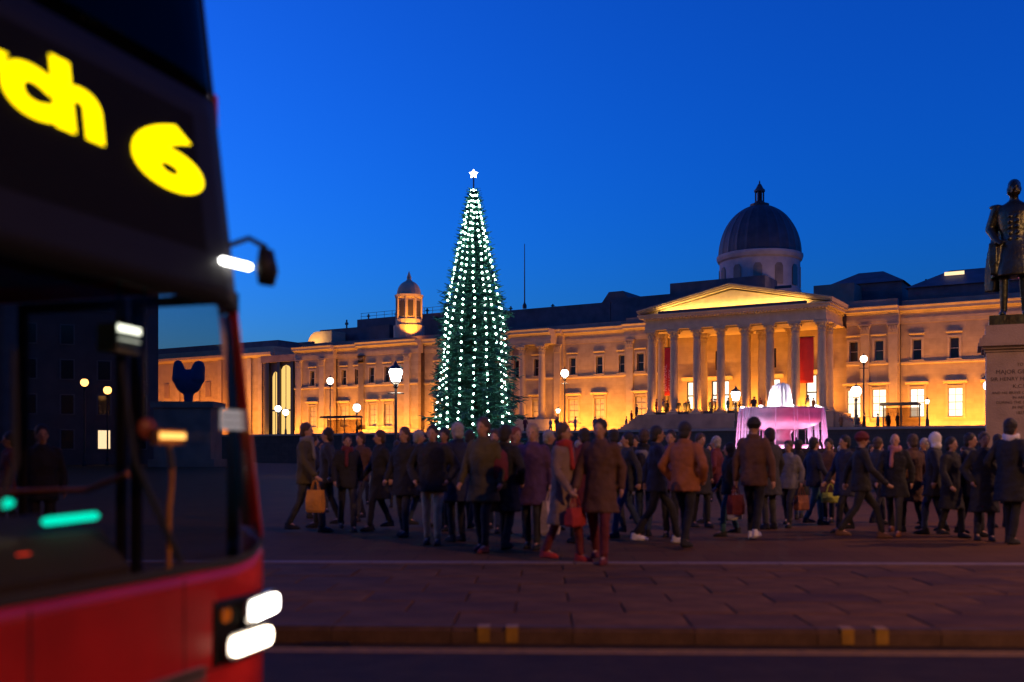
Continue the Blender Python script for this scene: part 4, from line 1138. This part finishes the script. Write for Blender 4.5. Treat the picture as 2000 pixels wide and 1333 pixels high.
MB().tube([(0, 0, 0), (0, 0, 2.30-p.z)], .008, 6).build('mirror_rod', IRON, bus, loc=p-Vector((.015, 0, 0)))
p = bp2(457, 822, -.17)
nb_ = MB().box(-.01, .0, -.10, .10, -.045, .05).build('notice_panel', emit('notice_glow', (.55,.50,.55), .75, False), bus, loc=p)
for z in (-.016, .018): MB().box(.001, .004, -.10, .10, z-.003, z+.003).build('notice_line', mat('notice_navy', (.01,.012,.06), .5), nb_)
for (x, y) in ((-1.62, .62), (-1.62, -.25), (-2.4, .5)): MB().tube([(x, y, .34), (x, y, 2.30)], .017, 8).build('grab_pole', mat('pole_orange', (.45,.16,.03), .4), bus)
MB().tube([(-.60, .9, 1.32), (-.85, .92, 1.24), (-1.5, .92, 1.22)], .014, 8).build('hand_rail', MATS['pole_orange'], bus)
for x in (-2.55, -7.9):
    for s in (-1, 1):
        wh = MB().lathe([(.30, -.14), (.47, -.14), (.50, -.09), (.50, .09), (.47, .14), (.30, .14)], 28).build('wheel', RUB, bus, loc=(x, s*1.06, .5)); wh.rotation_euler = (R(90), 0, 0)
        MB().lathe([(.08, -.08), (.30, -.12), (.30, .12), (.08, .08)], 20).build('rim', MATS['lamp_chrome'], wh)
MB().box(-8.6, -1.9, -1.1, 1.1, .25, .235+.004).build('underframe', RUB, bus)

# ------------------------------------------------------------------ people
SKIN = [mat('skin_%d' % i, c, .55, var=.06) for i, c in enumerate(((.46,.25,.17), (.40,.22,.15), (.30,.16,.10), (.16,.09,.06)))]
EYE_M = mat('eye_dark', (.02,.015,.012), .3); LIP = mat('lip', (.28,.09,.07), .5)
HAIRS = {'dark': (.015,.012,.010), 'brown': (.06,.035,.02), 'blond': (.34,.24,.13), 'grey': (.30,.28,.26), 'white': (.55,.52,.50), 'red': (.20,.05,.02)}
def cloth(name, c): return mat('cloth_'+name, c, .85, var=.18, scale=7, bump=.35, bscale=16)
CL = {'black': (.012,.012,.014), 'charcoal': (.03,.03,.033), 'navy': (.012,.016,.04), 'olive': (.07,.055,.02), 'brown': (.10,.045,.025), 'rust': (.26,.085,.03), 'taupe': (.22,.14,.10), 'maroon': (.12,.015,.02),
      'red': (.38,.03,.025), 'beige': (.62,.42,.22), 'grey': (.16,.155,.16), 'cream': (.55,.42,.33), 'white': (.65,.62,.60), 'denim': (.03,.05,.10), 'teal': (.02,.08,.10), 'orange': (.62,.24,.02), 'lime': (.38,.42,.05), 'pink': (.40,.16,.16), 'purple': (.07,.03,.09)}
CL = {k_: cloth(k_, c) for k_, c in CL.items()}
eye_me = MB().ell((0, 0, 0), (.013, .007, .008), n=8, m=5).mesh('eye', True); eye_me.materials.append(EYE_M)
lip_me = MB().ell((0, 0, 0), (.024, .008, .007), n=8, m=4).mesh('mouth', True); lip_me.materials.append(LIP)
shoe_cache = {}
def person(loc, H, face, label, coat='black', legs='black', hem=.78, stride=.0, hair='dark', hat=None, skin=0, shoes='black', arms='swing', scarf=None, hood=None, lean=0.0, vox=.02, group='people walking across the square', bulk=1.05, backpack=None, skirt=False):
    """face: 180 looks at the camera, 0 away, 90 to the left, -90 to the right"""
    t = empty('person', loc, R(face)); tag(t, label, 'person', group)
    k = H/1.76
    t.scale = (k, k, k)
    # joints, y forward
    s1, s2 = stride/2, -stride/2
    hipz = .93 - abs(stride)*.07
    J = {}
    for s, st_ in ((-1, s1), (1, s2)):
        hip = Vector((.095*s, 0, hipz)); ank = Vector((.09*s, st_, .085 + (.05 if st_ < -.1 else 0)))
        kn = (hip+ank)/2 + Vector((0, .03 + abs(stride)*.08, .03))
        J[s] = (hip, kn, ank)
    lz = Vector((0, math.sin(lean), 0))
    def T(x, y, z): return Vector((x, y + (z-hipz)*math.sin(lean) if z > hipz else y, z))
    A = {}
    for s, st_ in ((-1, s2), (1, s1)):
        sh = T(.160*s*bulk, -.005, 1.415)
        if arms == 'swing': el = T(.245*s*bulk, st_*.35-.03, 1.15); wr = T(.25*s*bulk, st_*.75+.07, .92)
        elif arms == 'pockets': el = T(.29*s*bulk, -.07, 1.15); wr = T(.21*s*bulk, .08, .96)
        elif arms == 'phone': el = T(.23*s*bulk, .03, 1.14); wr = T(.07*s, .24, 1.30)
        elif arms == 'bag': el = T(.25*s*bulk, 0, 1.15); wr = T(.27*s*bulk, .02, .86)
        else: el = T(.24*s*bulk, .04, 1.16); wr = T(.10*s, .22, 1.06)
        A[s] = (sh, el, wr)
    hc = T(0, .02, 1.635)
    # body: one continuous mesh
    mb = MB()
    mb.loft([(0, T(0,0,z).y, z, rx, ry) for z, rx, ry in ((hipz-.08, .12, .09), (hipz+.05, .14, .10), (1.15, .125, .09), (1.33, .15, .095), (1.44, .10, .07), (1.48, .055, .055))], 12)
    for s in (-1, 1):
        h_, kn, an = J[s]; mb.cap(h_, kn, .065, .045, 8); mb.cap(kn, an, .042, .03, 8); mb.cap(an, an + Vector((0, .10, -.04)), .03, .028, 8)
        sh, el, wr = A[s]; mb.cap(sh, el, .045, .036, 8); mb.cap(el, wr, .034, .026, 8)
        hand(mb, wr, (wr-el), -s if arms != 'phone' else s, .95, .5, Vector((0, 1, 0)) if abs((wr-el).normalized().y) < .8 else Vector((1, 0, 0)))
    mb.cap(T(0, 0, 1.44), hc + Vector((0, -.01, -.08)), .052, .050, 10)
    mb.ell(hc + Vector((0, -.008, .015)), (.074, .094, .108)); mb.ell(hc + Vector((0, .03, -.06)), (.047, .05, .048)); mb.cap(hc + Vector((0, .088, .0)), hc + Vector((0, .112, -.03)), .010, .016, 6)
    for s in (-1, 1): mb.ell(hc + Vector((.074*s, 0, -.01)), (.011, .02, .03), n=8, m=6)
    b = mb.build('body', SKIN[skin], t); remesh(b, .016 if vox <= .02 else .024)
    if abs(face) > 60:
        for s in (-1, 1): link('eye', eye_me, None, b, hc + Vector((.03*s, .083, .012)))
        link('mouth', lip_me, None, b, hc + Vector((0, .076, -.062)))
    # trousers
    if not skirt or True:
        mb = MB()
        mb.loft([(0, T(0,0,z).y, z, rx, ry) for z, rx, ry in ((hipz-.12, .15, .115), (hipz, .168, .125), (hipz+.1, .155, .115))], 14)
        for s in (-1, 1):
            h_, kn, an = J[s]; mb.cap(h_, kn, .092, .066, 10); mb.cap(kn, an + Vector((0, 0, .03)), .066, .056, 10)
        o = mb.build('trousers', CL[legs], t); folds(remesh(o, vox), .024)
    # coat with sleeves
    rr = random.Random(int(loc[0]*100+loc[1]*10))
    mb = MB(); fl = .0 if hem > .7 else .04
    rings = [(hem, .19+fl, .155+fl), (min(hem+.12, .9), .188+fl*.6, .152+fl*.5), (.98, .178, .14), (1.10, .17, .13), (1.22, .185, .135), (1.34, .196, .13), (1.42, .178, .112), (1.465, .11, .085), (1.52, .066, .07)]
    mb.loft([(0, T(0,0,z).y, z, rx*bulk, ry*bulk) for z, rx, ry in rings], 20, fold=lambda j, i: 1 + .03*math.sin(j*2.1+i*.8+rr.random()*.5))
    cr_ = [Vector((.078*math.cos(a_), T(0,0,1.49).y+.005+.082*math.sin(a_), 1.485-.03*math.sin(a_))) for a_ in [j*math.pi/7 for j in range(15)]]
    mb.tube(cr_, .026, 8)
    for s in (-1, 1):
        sh, el, wr = A[s]; mb.cap(sh, el, .068*bulk, .058*bulk, 10); mb.cap(el, el+(wr-el)*.97, .060*bulk, .047*bulk, 10)
    o = mb.build('coat', CL[coat], t); folds(remesh(o, vox))
    # shoes
    if shoes not in shoe_cache:
        m_ = MB().loft([(0, .045, 0, .045, .135), (0, .045, .025, .048, .14), (0, .03, .055, .044, .115), (0, -.02, .085, .038, .06), (0, -.03, .11, .036, .045)], 14).mesh('shoe', True); m_.materials.append(CL[shoes]); shoe_cache[shoes] = m_
    for s in (-1, 1):
        an = J[s][2]; link('shoe', shoe_cache[shoes], None, t, (an.x, an.y, an.z-.085))
    # hair or hat
    mb = MB()
    if hat:
        mb.ell(hc + Vector((0, -.012, .05)), (.100, .118, .105)); mb.loft([(hc.x, hc.y-.012, hc.z+.02, .103, .121), (hc.x, hc.y-.012, hc.z+.065, .105, .123)], 18)
        o = mb.build('hat', CL[hat], t, smooth=True)
    if hood:
        mb2 = MB(); mb2.ell(hc + Vector((0, -.03, .02)), (.105, .11, .125)); mb2.ell(hc + Vector((0, -.05, -.10)), (.11, .09, .09))
        o = mb2.build('hood', CL[hood], t); remesh(o, vox)
    if not hood and not hat and hair != 'bald':
        mb = MB(); mb.ell(hc + Vector((0, -.030, .042)), (.096, .104, .108)); mb.ell(hc + Vector((0, -.060, -.03)), (.086, .068, .09))
        if hair in ('blond', 'red') or label.find('long hair') >= 0:
            mb.ell(hc + Vector((0, -.06, -.12)), (.085, .05, .13))
        o = mb.build('hair', mat('hair_'+hair, HAIRS[hair], .6, var=.3, scale=20, bump=.5, bscale=60), t); remesh(o, .016)
    if scarf:
        mb = MB()
        for i in range(2):
            pts = [Vector((.088*math.cos(a_), T(0,0,1.49).y+.01+.088*math.sin(a_), 1.475+.045*i+.015*math.sin(a_*2))) for a_ in [j*math.pi/8 for j in range(17)]]
            mb.tube(pts, .032, 8)
        mb.cap(T(.03, .12, 1.45), T(.04, .15, 1.2), .035, .04, 8)
        o = mb.build('scarf', CL[scarf], t); remesh(o, vox)
    if backpack:
        mb = MB(); mb.loft([(0, T(0,0,1.2).y-.21, z, rx, ry) for z, rx, ry in ((.98, .13, .07), (1.02, .155, .10), (1.2, .16, .11), (1.36, .14, .09), (1.42, .08, .05))], 14)
        mb.build('backpack', CL[backpack], t, smooth=True)
    t['_hand'] = [list(A[-1][2]), list(A[1][2])]
    return t

def ground_person(px, head_y, feet_y, *a, **kw_):
    Y = EYE*2000/(feet_y-885); top = EYE + (885-head_y)/2000*Y
    return person(((px-1000)/2000*Y, Y, 0), top/1.0, *a, **kw_)

def bag(p, hand_i, label, m, w=.26, h=.30, d=.10, name='shopping_bag', handle=.16):
    """carrier bag hanging from a hand"""
    k = p.scale[0]
    hv = p['_hand'][hand_i]
    M = Matrix.Translation(p.location) @ Matrix.Rotation(p.rotation_euler[2], 4, 'Z')
    w_ = M @ (Vector(hv)*k)
    t = empty(name, (w_.x, w_.y, w_.z-.07-handle-h)); t.rotation_euler = (0, 0, p.rotation_euler[2] + R(75)); tag(t, label, 'bag')
    mb = MB(); b0 = .5
    v = []
    for z, sx_, sy_ in ((0, .92, .9), (h*.1, 1, 1.1), (h*.5, 1.02, 1.15), (h, .98, .55)):
        v += [(-w/2*sx_, -d/2*sy_, z), (0, -d/2*sy_*1.25, z), (w/2*sx_, -d/2*sy_, z), (w/2*sx_, d/2*sy_, z), (0, d/2*sy_*1.2, z), (-w/2*sx_, d/2*sy_, z)]
    f = [(5,4,3,2,1,0), (18,19,20,21,22,23)] + [(i*6+j, i*6+(j+1) % 6, (i+1)*6+(j+1) % 6, (i+1)*6+j) for i in range(3) for j in range(6)]
    mb.add(v, f).build('pouch', CL[m], t)
    for s in (-1, 1):
        MB().tube([(-w*.25, s*d*.25, h-.01), (-w*.12, s*d*.12, h+handle*.8), (0, 0, h+handle), (w*.12, s*d*.12, h+handle*.8), (w*.25, s*d*.25, h-.01)], .008, 5).build('handle', CL[m], t)
    return t

gp = ground_person
p1 = gp(598, 828, 1040, -100, 'person in olive brown jacket walking right beside the bus', 'olive', 'charcoal', stride=.5, hair='brown', scarf='grey')
bag(p1, 1, 'orange carrier bag held by the person nearest the bus', 'orange', .30, .36)
gp(678, 850, 1038, -160, 'person in black with flushed face, second from the bus', 'black', 'charcoal', stride=.3, hair='dark', skin=1, scarf='maroon')
gp(742, 842, 1036, 120, 'person in long black coat walking left, third from the bus', 'black', 'black', hem=.55, stride=.45, hair='brown', skin=1)
gp(845, 832, 1064, 170, 'stout person in black jacket with beige trousers', 'black', 'beige', stride=.10, hair='dark', bulk=1.22, arms='pockets', skin=1, shoes='brown')
gp(893, 828, 1058, 40, 'person in navy coat standing close behind the beige trousers', 'navy', 'black', hem=.6, hair='grey', arms='pockets')
gp(944, 818, 1078, 150, 'tall person in olive coat with a flushed face below the tree', 'olive', 'black', hem=.66, stride=.2, hair='brown', skin=1, shoes='maroon')
gp(987, 832, 1076, -30, 'person in black overcoat seen from behind below the tree', 'black', 'black', hem=.55, stride=.25, hair='dark', arms='pockets', backpack='maroon')
p8 = gp(1040, 830, 1072, 165, 'person in dark purple coat with fair hair and face to us', 'purple', 'charcoal', hem=.62, stride=.2, hair='blond', skin=0)
bag(p8, 0, 'large cream shopping bag hanging beside the taupe coat', 'cream', .36, .46)
p9 = gp(1100, 828, 1098, -120, 'person in long taupe coat with red scarf walking right', 'taupe', 'maroon', hem=.48, stride=.4, hair='brown', scarf='red', shoes='red', skin=1)
p10 = gp(1172, 820, 1100, 160, 'tall person in dark brown coat in the middle of the crowd', 'brown', 'maroon', hem=.62, stride=.3, hair='dark', skin=1, shoes='maroon')
bag(p10, 1, 'red carrier bag carried by the tall person in brown', 'red', .30, .22)
gp(1226, 846, 1050, 100, 'person in charcoal jacket walking left behind the brown coat', 'charcoal', 'denim', stride=.5, hair='dark', skin=1, backpack='black')
gp(1283, 834, 1062, -95, 'person in navy jacket striding right beside the rust jacket', 'navy', 'black', stride=.62, hair='dark', skin=2, shoes='white')
gp(1338, 826, 1072, -40, 'broad person in rust coloured jacket seen from behind', 'rust', 'black', hem=.80, stride=.35, hair='dark', bulk=1.15, arms='pockets')
p15 = gp(1425, 866, 1048, 90, 'short person in black left of the capped person', 'black', 'teal', stride=.3, hair='dark', hood='black')
bag(p15, 0, 'small white carrier bag left of the capped person', 'white', .22, .26)
p16 = gp(1472, 818, 1054, -35, 'person in dark knitted cap seen from behind before the fountain', 'brown', 'black', stride=.3, hair='dark', hat='black', arms='bag', shoes='white')
bag(p16, 0, 'maroon bag hanging from the capped person', 'maroon', .30, .30)
p17 = gp(1503, 838, 1034, 30, 'person with dark hair and charcoal coat right of the cap, before the fountain', 'charcoal', 'charcoal', hem=.6, hair='dark')
p18 = gp(1540, 862, 1030, 140, 'person in grey jacket before the fountain', 'grey', 'charcoal', stride=.3, hair='brown', skin=1)
bag(p18, 0, 'rust bag carried by the grey jacket', 'rust', .28, .26)
p19 = gp(1590, 856, 1026, -80, 'person in navy with teal trousers right of the fountain', 'navy', 'teal', stride=.4, hair='dark')
bag(p19, 1, 'yellow green carrier bag right of the fountain', 'lime', .30, .18)
gp(1682, 846, 1052, -95, 'person with maroon hat striding right', 'black', 'black', stride=.72, hair='dark', hat='maroon', shoes='brown', skin=1)
gp(1748, 848, 1046, 150, 'bald person in pinkish scarf and black coat', 'black', 'charcoal', hem=.66, stride=.4, hair='bald', scarf='pink', skin=0, shoes='rust')
p22 = gp(1825, 846, 1044, 60, 'person with white hood and grey shoulders', 'charcoal', 'denim', hem=.66, stride=.3, hood='white', skin=0)
gp(1858, 856, 1050, -150, 'person in black coat just right of the white hood', 'black', 'black', hem=.5, stride=.3, hair='dark', skin=1)
gp(1922, 846, 1056, 170, 'person in long black coat left of the statue plinth', 'black', 'navy', hem=.46, stride=.15, hair='brown', skin=2, arms='pockets')
gp(1974, 820, 1062, -60, 'dark haired person with white scarf at the right edge', 'black', 'black', hem=.6, stride=.2, hair='dark', scarf='white', bulk=1.1, arms='pockets')
gp(640, 838, 1030, 95, 'person in charcoal anorak right behind the orange bag', 'charcoal', 'black', stride=.4, hair='dark', skin=1)
gp(790, 836, 1048, 150, 'person in black parka left of the stout person', 'black', 'charcoal', hem=.66, stride=.2, hair='brown', skin=1)
gp(1008, 836, 1050, -150, 'person in brown anorak between black overcoat and purple coat', 'brown', 'black', stride=.3, hair='red', skin=1)
gp(1140, 838, 1062, 30, 'person in maroon coat seen from behind between taupe and brown coats', 'maroon', 'black', hem=.6, stride=.3, hair='dark')
gp(1258, 840, 1046, -20, 'person in black duffel seen from behind left of the navy jacket', 'black', 'denim', stride=.2, hair='brown', arms='pockets', backpack='grey')
gp(1310, 842, 1050, 160, 'person in purple jacket half hidden by the rust jacket', 'purple', 'black', stride=.2, hair='dark', skin=1)
gp(1650, 852, 1040, 110, 'person in navy parka left of the maroon hat', 'navy', 'black', hem=.66, stride=.4, hair='dark', skin=1)
gp(1782, 850, 1040, 20, 'person in brown coat seen from behind right of the bald person', 'brown', 'black', hem=.55, stride=.3, hair='brown')
gp(1895, 848, 1048, -140, 'person in charcoal parka left of the long black coat', 'charcoal', 'black', hem=.66, stride=.3, hair='dark', skin=1)
gp(612, 850, 1012, -60, 'person in navy coat behind the orange bag', 'navy', 'black', hem=0.62, stride=0.2, hair='dark', skin=1, vox=.025, arms='swing')
gp(704, 846, 1018, 150, 'person in brown coat between the second and third person from the bus', 'brown', 'charcoal', hem=0.78, stride=0.4, hair='brown', skin=0, vox=.025, arms='pockets')
gp(818, 842, 1030, -100, 'person in charcoal coat behind the black parka', 'charcoal', 'denim', hem=0.55, stride=0.3, hair='grey', skin=1, vox=.025, arms='phone')
gp(868, 838, 1036, 160, 'person in maroon coat between the stout person and the navy coat', 'maroon', 'black', hem=0.62, stride=0.2, hair='dark', skin=2, vox=.025, arms='swing')
gp(918, 842, 1034, -20, 'person in black coat left of the tall olive coat', 'black', 'charcoal', hem=0.78, stride=0.4, hair='dark', skin=1, vox=.025, arms='pockets')
gp(966, 840, 1040, 170, 'person in navy coat right of the tall olive coat', 'navy', 'denim', hem=0.55, stride=0.3, hair='brown', skin=0, vox=.025, arms='phone')
gp(1072, 842, 1036, -110, 'person in black coat between purple and taupe coats', 'black', 'black', hem=0.62, stride=0.2, hair='grey', skin=1, vox=.025, arms='swing')
gp(1198, 840, 1044, 20, 'person in olive coat just right of the tall brown coat', 'olive', 'charcoal', hem=0.78, stride=0.4, hair='dark', skin=2, vox=.025, arms='pockets')
gp(1240, 852, 1020, 160, 'person in grey coat behind the black duffel', 'grey', 'denim', hem=0.55, stride=0.3, hair='dark', skin=1, vox=.025, arms='phone')
gp(1368, 848, 1030, -150, 'person in black coat right of the rust jacket', 'black', 'black', hem=0.62, stride=0.2, hair='brown', skin=0, vox=.025, arms='swing')
gp(1398, 854, 1022, 60, 'person in maroon coat two steps right of the rust jacket', 'maroon', 'charcoal', hem=0.78, stride=0.4, hair='grey', skin=1, vox=.025, arms='pockets')
gp(1560, 860, 1016, -30, 'person in black coat between the grey jacket and the teal trousers', 'black', 'denim', hem=0.55, stride=0.3, hair='dark', skin=2, vox=.025, arms='phone')
gp(1618, 858, 1020, 150, 'person in brown coat between teal trousers and navy parka', 'brown', 'black', hem=0.62, stride=0.2, hair='dark', skin=1, vox=.025, arms='swing')
gp(1715, 856, 1026, -70, 'person in charcoal coat between maroon hat and bald person', 'charcoal', 'charcoal', hem=0.78, stride=0.4, hair='brown', skin=0, vox=.025, arms='pockets')
gp(1805, 858, 1022, 120, 'person in navy coat left of the white hood', 'navy', 'denim', hem=0.55, stride=0.3, hair='grey', skin=1, vox=.025, arms='phone')
gp(1950, 850, 1030, -160, 'person in brown coat before the left edge of the plinth', 'brown', 'black', hem=0.62, stride=0.2, hair='dark', skin=2, vox=.025, arms='swing')
# people farther back
far = [(628, 862, 1000, 'black'), (708, 868, 985, 'charcoal'), (775, 862, 992, 'navy'), (812, 866, 985, 'black'), (1010, 862, 990, 'charcoal'), (1068, 864, 984, 'navy'), (1130, 862, 994, 'black'), (1210, 866, 978, 'maroon'), (1262, 868, 972, 'black'), (1385, 868, 980, 'charcoal'),
       (1400, 874, 958, 'navy'), (1558, 872, 966, 'black'), (1622, 868, 990, 'charcoal'), (1640, 872, 962, 'purple'), (1702, 870, 980, 'navy'), (1722, 874, 950, 'black'), (1782, 870, 978, 'black'), (1800, 874, 956, 'charcoal'), (1890, 870, 982, 'maroon'), (1880, 874, 952, 'black'), (1950, 868, 984, 'charcoal')]
nat = ('just right of the bus', 'behind the left group', 'behind the left group by the stout person', 'left of the stout person', 'under the right side of the tree', 'behind the taupe coat', 'between taupe and brown coats', 'right of the tall brown coat', 'left of the navy jacket', 'right of the rust jacket',
       'behind the white bag', 'right of the fountain jet', 'near the teal trousers', 'behind the teal trousers', 'left of the bald person', 'behind the bald person', 'between bald person and white hood', 'far behind the white hood', 'left of the plinth', 'far left of the plinth', 'at the foot of the plinth')
for i, ((px, hy, fy, c), w_) in enumerate(zip(far, nat)):
    gp(px, hy, fy, rnd.choice((100, -100, 20, 165, -160)), 'smaller %s clad person farther back %s' % (c, w_), c, rnd.choice(('black', 'charcoal', 'denim')), hem=rnd.choice((.78, .6)), stride=rnd.choice((.15, .4, .5)), hair=rnd.choice(('dark', 'brown', 'grey')), skin=rnd.choice((0, 1, 1, 2)), vox=.03, arms=rnd.choice(('swing', 'pockets', 'phone')))
# seen through the bus windscreen
gp(82, 832, 1095, -150, 'person in dark jacket seen through the bus windscreen', 'black', 'black', hair='dark', skin=1)
gp(20, 845, 1070, 120, 'person in maroon seen through the windscreen at the left edge', 'maroon', 'black', stride=.3, hair='dark', skin=2)

# far visitors on terrace and portico: one small mesh each
def small_mesh(i, c, skin):
    r_ = random.Random(i); mb = MB()
    st_ = r_.choice((.1, .3)); 
    for s in (-1, 1): mb.cap((.09*s, 0, .9), (.1*s, st_*s*.5, .06), .09, .06, 6)
    nleg = len(mb.f)
    mb.loft([(0, 0, z, rx, ry) for z, rx, ry in ((.6, .2, .16), (1.0, .18, .14), (1.32, .21, .14), (1.45, .12, .09), (1.5, .05, .05))], 10)
    for s in (-1, 1): mb.cap((.2*s, 0, 1.38), (.27*s, .05, 1.0), .07, .05, 6)
    nco = len(mb.f)
    mb.ell((0, .02, 1.63), (.08, .095, .12), n=8, m=6); nsk = len(mb.f)
    mb.ell((0, -.02, 1.67), (.086, .095, .1), n=8, m=6)
    me = mb.mesh('visitor', True)
    for m_ in (CL['charcoal'], CL[c], SKIN[skin], MATS['hair_dark']): me.materials.append(m_)
    for j, p_ in enumerate(me.polygons): p_.material_index = 0 if j < nleg else 1 if j < nco else 2 if j < nsk else 3
    return me
SMC = ('black', 'charcoal', 'navy', 'brown', 'maroon', 'teal', 'olive', 'grey')
SM = [small_mesh(i, c, s) for i, (c, s) in enumerate((('black', 1), ('charcoal', 0), ('navy', 1), ('brown', 2), ('maroon', 0), ('teal', 1), ('olive', 1), ('grey', 0)))]
def visitors(n_, gen, label, grp):
    for i in range(n_):
        u, v, z, w_ = gen(i); c = rnd.randrange(8)
        o = link('person', SM[c], None, None, fw(u, v, z), rnd.uniform(-3, 3)); tag(o, label % (SMC[c], w_), 'person', grp)
        k = rnd.uniform(.92, 1.05); o.scale = (k, k, k)
GAP = ('first', 'second', 'third', 'fourth', 'fifth', 'sixth', 'last')
slots = [(CU[j]+CU[j+1])/2 for j in range(7)]
visitors(34, lambda i: (slots[i % 7] + rnd.uniform(-.75, .75), PV - .55 + rnd.uniform(-.35, .9) if i % 2 else PV + 1.4 + rnd.uniform(-.4, 1.5), PZ, ('at the front of' if i % 2 else 'behind') + ' the ' + GAP[i % 7]), 'tiny visitor in %s standing %s gap between portico columns', 'visitors on the portico')
for k, lbl in ((1, 'tiny visitor near the top of the left portico steps'), (4, 'tiny visitor halfway up the left portico steps'), (7, 'tiny visitor low on the left portico steps')):
    tag(link('person', SM[k], None, None, fw(-8.9-.36*k-.18, -8.2+k*.3, PZ-.22*(k+1)), 1.2), lbl, 'person', 'visitors on the portico steps')
visitors(9, lambda i: (14.8 + i*.75 + rnd.uniform(-.3, .3), -9.5 + rnd.uniform(-3, 2), TZ, ('near the portico', 'by the lamp post', 'before the lit windows')[i // 3]), 'tiny visitor in %s on the terrace right of the portico, %s', 'visitors on the terrace')
visitors(6, lambda i: (-20 + i*2.2, -20.5 + rnd.uniform(0, 3), TZ, ('by the side pavilion', 'nearer the portico steps')[i // 3]), 'tiny visitor in %s on the terrace left of the portico, %s', 'visitors on the terrace')
# shrub and shelter silhouettes on the terrace
def shelter(u, v, w, label):
    t = empty('bus_shelter', fw(u, v, TZ), FA); tag(t, label, 'shelter')
    MB().prism([(-w/2, 2.3), (w/2, 2.3), (w/2-.2, 2.55), (-w/2+.2, 2.55)], -.8, .8, 'y').build('roof', IRON, t)
    for x in (-w/2+.15, 0, w/2-.15): MB().box(x-.05, x+.05, .6, .7, 0, 2.298).build('post', IRON, t)
    MB().box(-w/2+.2, w/2-.2, .62, .64, .3, 2.1).build('panel', glass('shelter_glass', (.55,.5,.45), .1), t)
shelter(21.8, -17, 3.6, 'low dark shelter on the terrace before the lit east windows')
shelter(-23, -17, 3.6, 'low dark shelter on the terrace left of the portico steps')
shelter(-47, -17, 6.0, 'long dark shelter on the terrace left of the Christmas tree')
